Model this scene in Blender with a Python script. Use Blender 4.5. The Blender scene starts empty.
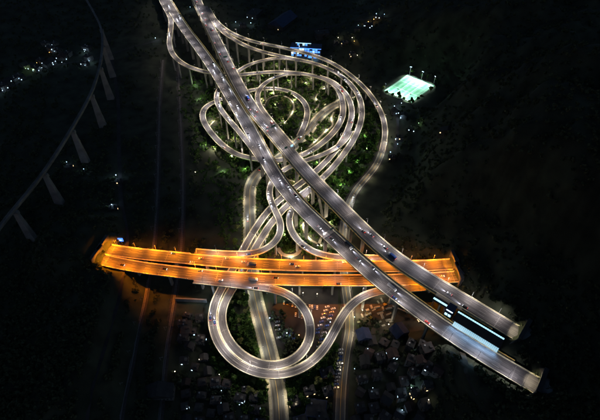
import bpy, math, random
import numpy as np
from mathutils import Vector, Matrix, kdtree, noise

random.seed(7)
rng = np.random.default_rng(7)
SC = bpy.context.scene
COL = SC.collection

# ------------------------------------------------------------------ camera, sky, moon, exposure
PITCH, FPX, CAMH = 46.0, 450.0, 400.0          # degrees below the horizon, focal length in 600-px units, metres above ground
cam_d = bpy.data.cameras.new('camera'); cam = bpy.data.objects.new('camera', cam_d); COL.objects.link(cam)
cam.location = (0, 0, CAMH); cam.rotation_euler = (math.radians(90 - PITCH), 0, 0)
cam_d.sensor_width = 36.0; cam_d.lens = FPX / 600 * 36; cam_d.clip_start = 1; cam_d.clip_end = 20000
SC.camera = cam

world = bpy.data.worlds.new('World'); SC.world = world; world.use_nodes = True
wn = world.node_tree.nodes; wl = world.node_tree.links; wn.clear()
sky = wn.new('ShaderNodeTexSky'); sky.sky_type = 'NISHITA'; sky.sun_disc = False; sky.ozone_density = 2.4
sky.sun_elevation = math.radians(0); sky.sun_rotation = math.radians(200)
bg = wn.new('ShaderNodeBackground'); bg.inputs['Strength'].default_value = 0.19
wo = wn.new('ShaderNodeOutputWorld'); wl.new(sky.outputs[0], bg.inputs[0]); wl.new(bg.outputs[0], wo.inputs[0])
sun_d = bpy.data.lights.new('moon', 'SUN'); sun_d.energy = 0.06; sun_d.angle = math.radians(3); sun_d.color = (.55, .72, 1)
sun = bpy.data.objects.new('moon', sun_d); COL.objects.link(sun)
sun.rotation_euler = (math.radians(48), 0, math.radians(25))

SC.view_settings.view_transform = 'Standard'; SC.view_settings.look = 'None'
SC.view_settings.exposure = 0; SC.view_settings.gamma = 1; SC.view_settings.use_curve_mapping = False
SC.render.engine = 'CYCLES'
SC.cycles.use_denoising = True; SC.cycles.use_light_tree = True
SC.cycles.use_adaptive_sampling = True; SC.cycles.adaptive_threshold = 0.04; SC.cycles.adaptive_min_samples = 12
SC.cycles.max_bounces = 3; SC.cycles.diffuse_bounces = 1; SC.cycles.glossy_bounces = 1
SC.cycles.transmission_bounces = 2; SC.cycles.sample_clamp_indirect = 2.0; SC.cycles.sample_clamp_direct = 0
SC.cycles.caustics_reflective = False; SC.cycles.caustics_refractive = False

# ------------------------------------------------------------------ pixel projection: frame pixel and chosen height to world point, and back
_sp, _cp = math.sin(math.radians(PITCH)), math.cos(math.radians(PITCH))
def at(px, py, z=0.0):
    a = (px - 300) / FPX; b = (py - 210) / FPX
    dx, dy, dz = a, _cp - b * _sp, -_sp - b * _cp
    t = (z - CAMH) / dz
    return Vector((dx * t, dy * t, z))
def to_px(p):
    x, y, z = p[0], p[1], p[2] - CAMH
    d = y * _cp - z * _sp; v = -(y * _sp + z * _cp)
    return 300 + FPX * x / d, 210 + FPX * v / d

# ------------------------------------------------------------------ materials
MATS = {}
def mat(name, col, rough=.8, noise_amt=.25, scale=.3, metal=0., emit=None, estr=0., detail=4, col2=None, bump=0., spec=.5, coords='Object', sampled=True):
    m = bpy.data.materials.new(name); m.use_nodes = True
    n, l = m.node_tree.nodes, m.node_tree.links
    b = n['Principled BSDF']; b.inputs['Roughness'].default_value = rough; b.inputs['Metallic'].default_value = metal
    b.inputs['Specular IOR Level'].default_value = spec
    if noise_amt > 0 or col2:
        tc = n.new('ShaderNodeTexCoord'); nt = n.new('ShaderNodeTexNoise'); nt.inputs['Scale'].default_value = scale; nt.inputs['Detail'].default_value = detail
        l.new(tc.outputs[coords], nt.inputs['Vector'])
        cr = n.new('ShaderNodeValToRGB'); cr.color_ramp.elements[0].position = .32; cr.color_ramp.elements[1].position = .68
        lo = [c * (1 - noise_amt) for c in col]; hi = col2 if col2 else [min(1, c * (1 + noise_amt)) for c in col]
        cr.color_ramp.elements[0].color = (*lo, 1); cr.color_ramp.elements[1].color = (*hi, 1)
        l.new(nt.outputs['Fac'], cr.inputs['Fac']); l.new(cr.outputs['Color'], b.inputs['Base Color'])
        if bump:
            bp = n.new('ShaderNodeBump'); bp.inputs['Strength'].default_value = bump; l.new(nt.outputs['Fac'], bp.inputs['Height']); l.new(bp.outputs[0], b.inputs['Normal'])
    else:
        b.inputs['Base Color'].default_value = (*col, 1)
    if emit:
        b.inputs['Emission Color'].default_value = (*emit, 1); b.inputs['Emission Strength'].default_value = estr
        if not sampled: m.cycles.emission_sampling = 'NONE'
    MATS[name] = m
    return m

def road_mat(name, base, tint):
    # asphalt: grain, patched bays along the length and wheel-polished tracks across the lanes, contrast raised to paint in bright light streaks (uv: x across in metres, y along in metres)
    m = bpy.data.materials.new(name); m.use_nodes = True
    n, l = m.node_tree.nodes, m.node_tree.links
    b = n['Principled BSDF']; b.inputs['Specular IOR Level'].default_value = .35
    uv = n.new('ShaderNodeUVMap'); uv.uv_map = 'uv'
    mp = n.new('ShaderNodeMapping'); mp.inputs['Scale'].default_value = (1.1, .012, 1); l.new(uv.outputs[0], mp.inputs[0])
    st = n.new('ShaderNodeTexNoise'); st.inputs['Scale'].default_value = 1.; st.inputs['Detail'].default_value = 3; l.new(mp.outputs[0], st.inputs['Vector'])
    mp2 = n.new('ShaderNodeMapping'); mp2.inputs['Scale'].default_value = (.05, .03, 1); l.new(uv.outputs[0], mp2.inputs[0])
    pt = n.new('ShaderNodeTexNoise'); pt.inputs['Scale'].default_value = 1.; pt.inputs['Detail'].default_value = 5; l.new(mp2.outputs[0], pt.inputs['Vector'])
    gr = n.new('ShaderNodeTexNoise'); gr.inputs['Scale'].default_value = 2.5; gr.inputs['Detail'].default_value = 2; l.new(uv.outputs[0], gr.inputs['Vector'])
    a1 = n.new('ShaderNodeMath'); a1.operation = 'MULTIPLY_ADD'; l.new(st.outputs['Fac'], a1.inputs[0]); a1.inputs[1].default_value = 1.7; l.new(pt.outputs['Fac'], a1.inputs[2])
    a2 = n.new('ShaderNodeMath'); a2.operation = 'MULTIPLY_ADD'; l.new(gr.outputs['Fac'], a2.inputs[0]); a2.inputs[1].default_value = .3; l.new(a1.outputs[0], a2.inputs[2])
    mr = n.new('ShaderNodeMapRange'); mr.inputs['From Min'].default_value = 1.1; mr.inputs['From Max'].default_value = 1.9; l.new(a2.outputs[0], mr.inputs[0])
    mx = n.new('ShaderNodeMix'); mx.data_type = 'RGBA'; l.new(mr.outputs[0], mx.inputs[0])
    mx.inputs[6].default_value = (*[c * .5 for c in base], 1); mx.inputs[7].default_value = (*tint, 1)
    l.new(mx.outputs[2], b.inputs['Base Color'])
    b.inputs['Roughness'].default_value = .75
    MATS[name] = m

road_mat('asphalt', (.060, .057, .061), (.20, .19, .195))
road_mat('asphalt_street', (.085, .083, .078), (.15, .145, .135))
mat('concrete', (.30, .285, .26), .9, .25, .08, detail=6)
mat('concrete_old', (.20, .19, .18), .9, .3, .08, detail=6)
mat('concrete_dark', (.085, .08, .075), .9, .3, .1, detail=6)
mat('parapet_paint', (.84, .74, .50), .8, .25, .4)
mat('barrier_yellow', (.78, .56, .16), .7, .2, .4)
mat('line_white', (.42, .41, .38), .7, .15, 1.)
mat('line_yellow', (.62, .40, .06), .7, .15, 1.)
mat('edge_paint', (.78, .74, .62), .7, .15, 1.)
mat('joint', (.19, .18, .18), .5, .2, 1.)
mat('steel', (.42, .43, .44), .45, .1, 1., metal=.6)
mat('lamp_grey', (.5, .5, .5), .5, 0)
mat('lens_warm', (.9, .8, .7), .4, 0, emit=(1, .83, .62), estr=9, sampled=False)
mat('lens_amber', (.9, .6, .3), .4, 0, emit=(1, .45, .07), estr=10, sampled=False)
mat('lens_cold', (.8, .9, 1), .4, 0, emit=(.5, .76, 1), estr=5, sampled=False)
mat('lens_green', (.6, 1, .7), .4, 0, emit=(.6, 1, .5), estr=4, sampled=False)
mat('lens_orange', (1, .7, .4), .4, 0, emit=(1, .5, .12), estr=10, sampled=False)
mat('ground', (.016, .024, .012), 1., .4, .05, detail=10, col2=(.045, .055, .032))
mat('earth', (.07, .06, .042), 1., .4, .1, detail=6)
mat('paving', (.40, .36, .26), .9, .2, .5)
mat('yard', (.036, .033, .032), .95, .35, .08, detail=6)
mat('ballast', (.055, .048, .044), 1., .3, .5)
mat('rail_steel', (.35, .3, .27), .35, .1, 1., metal=.8)
mat('bark', (.09, .065, .045), .95, .3, 2.)
def leaf_mat(name, c1, c2):
    m = mat(name, c1, .75, .35, .5, col2=c2, spec=.25)
    n, l = m.node_tree.nodes, m.node_tree.links
    b = n['Principled BSDF']; out = n['Material Output']
    tr = n.new('ShaderNodeBsdfTranslucent'); tr.inputs[0].default_value = (*[min(1, c * 1.1) for c in c2], 1)
    ms = n.new('ShaderNodeMixShader'); ms.inputs[0].default_value = .3
    l.new(b.outputs[0], ms.inputs[1]); l.new(tr.outputs[0], ms.inputs[2]); l.new(ms.outputs[0], out.inputs[0])
leaf_mat('leaf_green', (.05, .115, .02), (.11, .20, .045))
leaf_mat('leaf_dark', (.03, .07, .018), (.06, .12, .03))
leaf_mat('leaf_lime', (.17, .20, .06), (.32, .34, .13))
leaf_mat('leaf_wood', (.05, .068, .036), (.10, .125, .065))
mat('turf_lit', (.10, .36, .19), .85, .15, .15, col2=(.15, .45, .26))
mat('turf_pale', (.19, .48, .30), .85, .15, .15, col2=(.26, .56, .38))
mat('court_line', (.78, .8, .78), .7, 0)
mat('roof_dark', (.028, .028, .029), .8, .3, .15)
mat('roof_blue', (.018, .036, .09), .6, .25, .15)
mat('roof_red', (.055, .032, .026), .85, .3, .3)
mat('roof_grey', (.042, .040, .038), .85, .3, .2)
mat('wall_pale', (.15, .14, .125), .9, .2, .2)
mat('wall_grey', (.055, .053, .05), .9, .2, .2)
mat('glass_dark', (.03, .035, .045), .15, 0)
mat('window_warm', (.8, .6, .4), .4, 0, emit=(1, .68, .34), estr=2.2, sampled=False)
mat('window_cold', (.7, .8, .9), .4, 0, emit=(.6, .82, 1), estr=2.4, sampled=False)
mat('led_cyan', (.8, .9, 1), .4, 0, emit=(.45, .82, 1), estr=1.5)
mat('canopy_glow', (.6, .75, .8), .4, 0, emit=(.36, .70, .88), estr=.75)
mat('led_blue', (.3, .5, 1), .4, 0, emit=(.06, .26, 1), estr=1.9)
mat('led_white', (.9, .95, 1), .4, 0, emit=(.62, .82, 1), estr=2.2)
mat('sign_blue', (.05, .12, .5), .4, 0, emit=(.05, .2, 1), estr=2.2, sampled=False)
mat('sign_green', (.02, .22, .12), .4, 0)
mat('car_white', (.75, .75, .74), .3, 0); mat('car_silver', (.45, .46, .47), .3, 0, metal=.5); mat('car_black', (.02, .02, .022), .25, 0)
mat('car_red', (.38, .03, .03), .3, 0); mat('car_blue', (.04, .09, .3), .3, 0); mat('car_yellow', (.6, .38, .04), .3, 0)
mat('tyre', (.02, .02, .02), .9, 0); mat('car_glass', (.02, .025, .03), .1, 0)
mat('headlight', (1, 1, 1), .3, 0, emit=(.85, .9, 1), estr=16, sampled=False)
mat('taillight', (.5, .02, .02), .3, 0, emit=(1, .05, .03), estr=7, sampled=False)
mat('excavator_yellow', (.55, .33, .04), .5, .1, 1.)
mat('fence_pale', (.42, .38, .30), .8, .2, .5)
mat('tarp', (.014, .03, .085), .7, .25, .3)
M = MATS

# ------------------------------------------------------------------ mesh helpers
def link(o, parent=None):
    COL.objects.link(o)
    if parent is not None: o.parent = parent
    return o
def mesh_obj(name, verts, faces, material, parent=None, smooth=False, uvs=None, mat_idx=None):
    me = bpy.data.meshes.new(name); me.from_pydata([tuple(v) for v in verts], [], [tuple(f) for f in faces])
    for m in (material if isinstance(material, (list, tuple)) else [material]): me.materials.append(MATS[m])
    if mat_idx is not None: me.polygons.foreach_set('material_index', mat_idx)
    if smooth: me.polygons.foreach_set('use_smooth', [True] * len(me.polygons))
    if uvs is not None:
        ul = me.uv_layers.new(name='uv'); vi = np.empty(len(me.loops), dtype=np.int32); me.loops.foreach_get('vertex_index', vi)
        ul.data.foreach_set('uv', np.asarray(uvs, dtype=np.float32)[vi].ravel())
    me.update()
    return link(bpy.data.objects.new(name, me), parent)
def from_mesh(name, me, parent=None):
    return link(bpy.data.objects.new(name, me), parent)
def tag(o, label=None, cat=None, group=None, kind=None):
    if label: o['label'] = label
    if cat: o['category'] = cat
    if group: o['group'] = group
    if kind: o['kind'] = kind
    return o
def thing(name, label, cat, loc=(0, 0, 0), rz=0., group=None):
    o = bpy.data.objects.new(name, None); COL.objects.link(o); o.empty_display_size = .5
    o.location = loc; o.rotation_euler = (0, 0, rz)
    return tag(o, label, cat, group)
class MB:
    def __init__(s): s.v = []; s.f = []; s.m = []
    def add(s, verts, faces, mi=0):
        k = len(s.v); s.v += [tuple(v) for v in verts]; s.f += [tuple(i + k for i in f) for f in faces]; s.m += [mi] * len(faces); return s
    def box(s, x0, x1, y0, y1, z0, z1, mi=0):
        return s.add([(x0, y0, z0), (x1, y0, z0), (x1, y1, z0), (x0, y1, z0), (x0, y0, z1), (x1, y0, z1), (x1, y1, z1), (x0, y1, z1)],
                     [(3, 2, 1, 0), (4, 5, 6, 7), (0, 1, 5, 4), (1, 2, 6, 5), (2, 3, 7, 6), (3, 0, 4, 7)], mi)
    def tube(s, p, q, r0, r1=None, n=6, mi=0):
        r1 = r0 if r1 is None else r1; p, q = Vector(p), Vector(q); d = (q - p).normalized()
        a = d.orthogonal().normalized(); b = d.cross(a); vs = []
        for c, r in ((p, r0), (q, r1)):
            for i in range(n):
                t = 2 * math.pi * i / n; vs.append(c + a * math.cos(t) * r + b * math.sin(t) * r)
        fs = [(i, (i + 1) % n, n + (i + 1) % n, n + i) for i in range(n)] + [tuple(range(n - 1, -1, -1)), tuple(range(n, 2 * n))]
        return s.add(vs, fs, mi)
    def prism(s, poly, y0, y1, mi=0):      # poly in x,z ; extruded along y
        n = len(poly)
        return s.add([(x, y0, z) for x, z in poly] + [(x, y1, z) for x, z in poly],
                     [tuple(range(n)), tuple(range(2 * n - 1, n - 1, -1))] + [(i, n + i, n + (i + 1) % n, (i + 1) % n) for i in range(n)], mi)
    def build(s, name, material, parent=None, smooth=False):
        return mesh_obj(name, s.v, s.f, material, parent, smooth, mat_idx=s.m)
    def mesh(s, name, material):
        me = bpy.data.meshes.new(name); me.from_pydata(s.v, [], s.f)
        for m in (material if isinstance(material, (list, tuple)) else [material]): me.materials.append(MATS[m])
        me.polygons.foreach_set('material_index', s.m); me.update(); return me
ONES = ['', 'first', 'second', 'third', 'fourth', 'fifth', 'sixth', 'seventh', 'eighth', 'ninth', 'tenth', 'eleventh', 'twelfth', 'thirteenth', 'fourteenth', 'fifteenth', 'sixteenth', 'seventeenth', 'eighteenth', 'nineteenth']
TENS = ['', '', 'twenty', 'thirty', 'forty', 'fifty', 'sixty', 'seventy', 'eighty', 'ninety']
TENTH = ['', '', 'twentieth', 'thirtieth', 'fortieth', 'fiftieth', 'sixtieth', 'seventieth', 'eightieth', 'ninetieth']
def nth(k):
    if k >= 200: return 'two-hundred-and-' + nth(k - 200) if k > 200 else 'two-hundredth'
    if k >= 100: return 'hundred-and-' + nth(k - 100) if k > 100 else 'hundredth'
    if k < 20: return ONES[k]
    return TENTH[k // 10] if k % 10 == 0 else TENS[k // 10] + '-' + ONES[k % 10]

# ------------------------------------------------------------------ roads: centre lines
ROADS = {}
class Road: pass
def catmull(P, n=14):
    P = [P[0] * 2 - P[1]] + P + [P[-1] * 2 - P[-2]]; out = []
    for i in range(1, len(P) - 2):
        p0, p1, p2, p3 = P[i - 1:i + 3]
        t0 = 0.; t1 = t0 + max(1e-3, np.linalg.norm(p1 - p0)) ** .5; t2 = t1 + max(1e-3, np.linalg.norm(p2 - p1)) ** .5; t3 = t2 + max(1e-3, np.linalg.norm(p3 - p2)) ** .5
        for t in np.linspace(t1, t2, n, endpoint=False):
            a1 = (t1 - t) / (t1 - t0) * p0 + (t - t0) / (t1 - t0) * p1; a2 = (t2 - t) / (t2 - t1) * p1 + (t - t1) / (t2 - t1) * p2; a3 = (t3 - t) / (t3 - t2) * p2 + (t - t2) / (t3 - t2) * p3
            b1 = (t2 - t) / (t2 - t0) * a1 + (t - t0) / (t2 - t0) * a2; b2 = (t3 - t) / (t3 - t1) * a2 + (t - t1) / (t3 - t1) * a3
            out.append((t2 - t) / (t2 - t1) * b1 + (t - t1) / (t2 - t1) * b2)
    out.append(P[-2]); return np.array(out)
def resample(pts, step):
    d = np.r_[0, np.cumsum(np.linalg.norm(np.diff(pts[:, :2], axis=0), axis=1))]; n = max(3, int(round(d[-1] / step)) + 1)
    s = np.linspace(0, d[-1], n); return np.stack([np.interp(s, d, pts[:, k]) for k in range(3)], 1), s
def smooth_line(p, it):
    for _ in range(it):
        q = p.copy(); q[1:-1] = .25 * p[:-2] + .5 * p[1:-1] + .25 * p[2:]; p = q
    return p
def make_line(ctrl, step=4., smooth=10):
    W = []
    for (x, y, z) in ctrl:
        if isinstance(z, str):
            zz = 30.
            for _ in range(6):
                p = at(x, y, zz); R = ROADS[z]; k = np.argmin(np.hypot(R.p[:, 0] - p.x, R.p[:, 1] - p.y)); zz = R.p[k, 2] - .06
            z = zz
        W.append(np.array(at(x, y, z)))
    p, s = resample(catmull(W), step); p = smooth_line(p, smooth); return resample(p, step)
def road(key, ctrl, hw, kind='deck', step=4., smooth=10, **kw):
    r = Road(); r.key = key; r.kind = kind; r.hw = hw; r.kw = kw
    r.p, r.s = make_line(ctrl, step, smooth)
    t = np.gradient(r.p, axis=0); t /= np.linalg.norm(t, axis=1)[:, None]; r.t = t
    nn = np.stack([t[:, 1], -t[:, 0], np.zeros(len(t))], 1); r.n = nn / np.linalg.norm(nn, axis=1)[:, None]      # to the right of travel along the line
    r.L = r.s[-1]; ROADS[key] = r
    return r
def pos(r, s, off=0., dz=0.):
    p = np.array([np.interp(s, r.s, r.p[:, k]) for k in range(3)]); n = np.array([np.interp(s, r.s, r.n[:, k]) for k in range(3)]); t = np.array([np.interp(s, r.s, r.t[:, k]) for k in range(3)])
    q = p + n * off; q[2] += dz
    return Vector(q), Vector(t).normalized(), Vector(n).normalized()

ZA = 44
road('A', [(157, -14, ZA), (166, 0, ZA), (183, 27, ZA), (199, 48.5, ZA), (214, 70, ZA), (238, 110, ZA), (250, 130, ZA), (263, 155, ZA), (281, 185, ZA), (302, 209, ZA), (327, 233, ZA), (366, 269, ZA), (391, 290, ZA), (413, 306, ZA), (447, 331, ZA), (486, 356, ZA), (551, 394, ZA)], 8.0, smooth=30)
road('B', [(189, -16, ZA), (197, 0, ZA), (206, 19, ZA), (213, 33, ZA), (220, 47, ZA), (231, 70, ZA), (254, 110, ZA), (272, 131, ZA), (288, 150, ZA), (305, 170, ZA), (324, 190, ZA), (345, 211, ZA), (374, 240, ZA), (398, 260, ZA), (430, 280.5, ZA), (463, 300.5, ZA), (533, 343, ZA)], 8.0, smooth=30)
ZB = 24
road('S1', [(96, 247, ZB), (107, 249.5, ZB), (140, 254, ZB), (188, 258.5, ZB), (230, 262.5, ZB), (290, 265.5, ZB), (340, 266, ZB), (395, 266.5, ZB), (430, 265.5, ZB), (463, 263.5, ZB)], 6.8, smooth=30)
road('S2', [(90, 256.5, ZB), (100, 259.5, ZB), (140, 267.5, ZB), (173, 271.5, ZB), (202, 275, ZB), (230, 277.5, ZB), (290, 280, ZB), (340, 280.5, ZB), (395, 280, ZB), (430, 278.5, ZB), (467, 276, ZB)], 6.8, smooth=30)
# ramp leaving the left carriageway, right round the interchange and spiralling in
road('C', [(158.5, -8, 'A'), (162.5, 3, 'A'), (167, 11, 43), (171, 20, 42), (170.5, 32, 40), (169.3, 43, 38), (172, 53, 36), (179, 61, 34), (189, 67, 32), (201, 71, 30), (213, 73.2, 29), (228, 75, 28), (243, 74.6, 27), (258, 73, 27), (273, 72, 27), (289, 72.3, 27), (304, 74, 27), (320, 77.5, 27), (332, 83, 26), (339.5, 92, 25), (342.7, 103, 24), (343, 114, 23), (339.5, 124, 22), (332, 134, 21), (321, 144, 19), (310, 151.5, 17), (298, 157, 15), (284, 160, 13), (268, 160.5, 12), (253, 158.5, 11), (239, 155.5, 10), (226, 148, 10), (215, 137.5, 9), (207, 127.5, 9), (202.5, 118, 9), (203, 110.5, 9), (208.5, 104.5, 9), (217.5, 101, 8), (229, 96, 8), (241, 92.5, 7), (254, 89.8, 7), (267, 88.3, 7), (279, 88.9, 6), (292, 92.5, 5), (302, 99.5, 4), (307.3, 108.5, 3), (307, 117.5, 2), (304.3, 126, 1.5), (299.5, 136, 1)], 4.3)
road('I2', [(205, 6, 'B'), (213, 20, 'B'), (221, 30, 43.5), (231, 37.5, 42), (246, 46, 41), (262, 51.7, 40), (280, 56, 38.5), (297, 59.5, 37), (313, 63, 36), (328, 68.5, 35), (342, 76.5, 33), (353, 87, 31), (360, 99, 29), (362, 112, 27), (360, 125, 25), (354, 139, 23), (344, 154, 21), (331, 170, 19), (315, 185, 17), (300, 195.5, 16), (285, 207.5, 15), (271, 223.5, 14), (259, 242, 13), (250, 258, 12), (241, 275, 12), (231, 291, 12), (224, 303, 12), (221, 316, 12), (223.5, 331, 12.5), (231, 345, 13), (243, 356.5, 13), (257, 364, 14), (271, 366.5, 15), (286, 364.5, 17), (299, 357, 19), (308, 345.5, 21), (311.5, 331, 22), (308.5, 316, 23), (299.5, 302.5, 24), (287, 293.5, 'S2'), (270, 288.5, 'S2'), (248, 286, 'S2'), (222, 283, 'S2'), (194, 280, 'S2')], 4.1)
road('K', [(319, 76.5, 'C'), (330, 80.2, 'C'), (340, 87.5, 26.5), (347.5, 96.5, 26.4), (351.5, 107, 26), (351.3, 119, 24.6), (347, 132, 23), (339, 146, 21), (327, 160.5, 19), (311, 175.5, 17), (295, 187.5, 16), (279, 200, 15), (264, 216, 14), (251.5, 235, 13), (242, 252, 12), (233, 269, 12), (222.5, 287, 12), (215, 301, 12), (211.8, 316, 12), (214, 333, 12.5), (222.5, 350, 13), (236.5, 363.5, 13), (253.5, 372, 13.5), (271.5, 375.2, 14.3), (290, 373.3, 15.5), (307, 366, 17), (321.5, 353, 19), (332, 336.5, 21), (340, 320, 22.5), (350, 305.5, 23.5), (363, 296, 'S2'), (378, 291.3, 'S2'), (398, 289.3, 'S2'), (425, 287, 'S2')], 4.1)
road('I1', [(208, 8, 'B'), (216, 21, 'B'), (225, 29, 'B'), (236, 35.3, 43.5), (255, 42, 43), (275, 46, 42), (291, 49.5, 40), (306, 53, 38), (321, 58, 36), (334, 64, 33), (347, 72.5, 29), (359, 82.5, 24), (369, 93, 19), (377, 104.5, 13), (382.5, 116, 8), (385, 128, 4), (384.5, 140, 1.5), (381.5, 153, .3)], 4.0)
road('EH', [(300, 60.3, 'I2'), (287, 58.5, 'I2'), (273, 58.5, 37), (259, 61.5, 36), (247, 65.5, 35.5), (238, 71.5, 35), (229, 78.5, 35), (221, 86.5, 35.5), (216.7, 94, 36.5), (217, 102, 38), (221, 110, 39.5), (228, 119, 41), (237, 129.3, 42.5), (244.5, 138.5, 'A'), (253, 149.5, 'A'), (261, 161, 'A')], 3.7)
road('Q', [(300, 74, 'C'), (288, 73.8, 'C'), (274, 78, 29), (263.5, 84.5, 32), (258, 92.5, 35), (258, 101.5, 38.5), (263.5, 111.5, 'B'), (271.5, 121.5, 'B'), (281, 133, 'B'), (293, 147, 'B')], 3.7)
road('O', [(351, 130.5, 'K'), (345.5, 140, 'K'), (335, 148.5, 23), (320, 155.8, 23.5), (304, 161, 24), (290, 166.5, 24), (279, 173.5, 24), (271.5, 182, 24), (269, 191, 24), (270.3, 200, 24), (275, 210.5, 24), (280, 220, 24), (281.5, 230, 24), (277, 240.5, 24), (268, 248.5, 24), (255, 253.4, 24), (238, 254.2, 'S1'), (220, 253.5, 'S1'), (195, 251.5, 'S1')], 3.7)
road('R', [(330, 171, 'I2'), (318, 183.5, 'I2'), (308, 192, 16.8), (297.5, 201.5, 17), (290.5, 211.5, 18), (288.8, 222.5, 19), (292.5, 233.5, 20.5), (301, 244, 22), (312, 251.5, 23.5), (326, 256, 'S1'), (345, 257.8, 'S1'), (370, 257.8, 'S1'), (398, 259, 'S1')], 3.7)
# streets on the ground
GZ = .16
road('F', [(352, 95, GZ), (345, 100, GZ), (338, 103.5, GZ), (327, 110, GZ), (317, 119.5, GZ), (308, 131.5, GZ), (298, 142, GZ), (288, 151.5, GZ), (276, 160.5, GZ), (264.5, 168, GZ), (256, 175.5, GZ), (250.5, 186, GZ), (249.5, 202, GZ), (250, 222, GZ), (250.5, 246, GZ), (251.5, 272, GZ), (254, 293, GZ), (258.5, 312, GZ), (264, 332, GZ), (269, 352, GZ), (274, 374, GZ), (278, 396, GZ), (279.5, 425, GZ)], 5.6, 'ground')
road('J', [(384.5, 140, .2), (381.5, 153, GZ), (376, 165.5, GZ), (366, 178, GZ), (356.5, 189, GZ), (350, 201, GZ), (345.5, 214, GZ), (343, 230, GZ), (342.5, 245, GZ), (343.5, 268, GZ), (346, 290, GZ), (349, 312, GZ), (350, 331, GZ), (346.5, 346, GZ), (343.5, 366, GZ), (341, 392, GZ), (340, 425, GZ)], 4.0, 'ground')

DESC = {'A': ('left expressway carriageway', 'top'), 'B': ('right expressway carriageway', 'top'), 'S1': ('northern amber bridge carriageway', 'left'), 'S2': ('southern amber bridge carriageway', 'left'),
        'C': ('long spiral ramp', 'top'), 'I2': ('ramp of the small bottom loop', 'top'), 'K': ('ramp of the wide bottom loop', 'top'), 'I1': ('outermost right ramp', 'top'),
        'EH': ('left hook ramp', 'right'), 'Q': ('short hook ramp above the garden', 'right'), 'O': ('S-shaped middle ramp', 'right'), 'R': ('short ramp under the expressway', 'top'),
        'F': ('middle ground street', 'top'), 'J': ('right-hand ground street', 'top')}

# all deck samples, for clearance tests
SAMP = [(k, r) for k, r in ROADS.items()]
allp = np.concatenate([r.p for _, r in SAMP]); allh = np.concatenate([np.full(len(r.p), r.hw) for _, r in SAMP]); allk = np.concatenate([np.full(len(r.p), i) for i, (_, r) in enumerate(SAMP)])
TUN = {'A': (0, 1), 'B': (0, 1), 'S1': (1, 1), 'S2': (1, 1)}
allin = np.concatenate([((r.s < 24) & (TUN.get(k, (0, 0))[0] == 1)) | ((r.s > r.L - 24) & (TUN.get(k, (0, 0))[1] == 1)) for k, r in SAMP])
KD = kdtree.KDTree(len(allp))
for i, p in enumerate(allp): KD.insert((p[0], p[1], 0), i)
KD.balance()
def near(x, y, rad): return KD.find_range((x, y, 0), rad)

# ------------------------------------------------------------------ terrain
HILLS = []; TUNNEL_HILLS = []
def hill(px, py, h, sx, sy=None, rot=0.):
    p = at(px, py, 0); HILLS.append((p.x, p.y, h, sx, sy or sx, math.cos(rot), math.sin(rot)))
hill(36, 284, 46, 60, 40); hill(545, 262, 105, 85, 110); hill(620, 360, 120, 95, 150); hill(478, 327, 30, 45, 30, -.6)
hill(620, 120, 140, 230, 260); hill(520, 40, 70, 170, 150); hill(-90, 40, 40, 100, 80); hill(-160, 180, 40, 90, 160); hill(70, 400, 30, 70, 70); hill(-40, 380, 70, 80, 120); hill(430, 365, 14, 26, 20, -.5); hill(560, 420, 60, 60, 60)
for _k, _e in (('S1', 0), ('S2', 0), ('S1', 1), ('S2', 1), ('A', 1), ('B', 1)):     # the hillside each tunnel runs into
    _r = ROADS[_k]; _i = -1 if _e else 0; _d = _r.t[_i] * (1 if _e else -1); _q = _r.p[_i] + _d * 24; TUNNEL_HILLS.append((_q[0], _q[1], _r.p[_i][2] + 22))
FLATS = []        # levelled plots: x, y, radius, z
def raw_h(x, y):
    h = 0.
    for hx, hy, H, sx, sy, c, s in HILLS:
        dx, dy = x - hx, y - hy; u = (dx * c + dy * s) / sx; v = (-dx * s + dy * c) / sy; q = u * u + v * v
        if q < 14: h += H * math.exp(-.5 * q)
    r = math.hypot(x, y - 450)
    if r > 500: h += min(1, (r - 500) / 1500) * 260 * (.55 + .45 * noise.noise((x / 700, y / 700, 3)))
    if h > .4: h *= 1 + .28 * noise.noise((x / 60, y / 60, 0)) + .1 * noise.noise((x / 17, y / 17, 5))
    return h
_lo = [p for k, r in ROADS.items() if k not in ('A', 'B', 'S1', 'S2') for p in r.p[::3] if p[2] < 43]
KL = kdtree.KDTree(len(_lo))
for i, p in enumerate(_lo): KL.insert((p[0], p[1], 0), i)
KL.balance()
ZV = 58                                           # rail level of the viaduct at the left
vp, vs = make_line([(-40, 285, ZV), (0, 226, ZV), (40, 177, ZV), (70, 131, ZV), (91, 93, ZV), (99.5, 67, ZV), (102.5, 45, ZV), (101, 28, ZV), (94, 13, ZV), (86, -1, ZV), (78, -15, ZV)], 6, 12)
KV = kdtree.KDTree(len(vp))
for i, p in enumerate(vp): KV.insert((p[0], p[1], 0), i)
KV.balance()
def terrain(x, y):
    h = raw_h(x, y)
    if h > 8: h = min(h, 8 + .35 * max(0., KV.find((x, y, 0))[2] - 25))
    if h > 0:                                     # the valley floor the interchange stands on
        w = max(0., min(1., (KL.find((x, y, 0))[2] - 32) / 75)); h *= w * w * (3 - 2 * w)
    for fx, fy, fr, fz in FLATS:
        d = math.hypot(x - fx, y - fy)
        if d < fr + 45:
            w = max(0., min(1., (fr + 45 - d) / 45)); w = w * w * (3 - 2 * w); h = h * (1 - w) + fz * w
    for hx, hy, H in TUNNEL_HILLS:
        q = ((x - hx) ** 2 + (y - hy) ** 2) / 900
        if q < 6: e = math.exp(-.5 * q * q); h = h * (1 - e) + max(h, H) * e
    if h > .05:
        for co, i, d in near(x, y, 62):
            if allin[i]: continue
            lim = allp[i][2] - (2.6 if allp[i][2] > 2 else .14) + 1.15 * max(0., d - allh[i] - 5)
            if lim < h: h = lim
    return h
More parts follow.
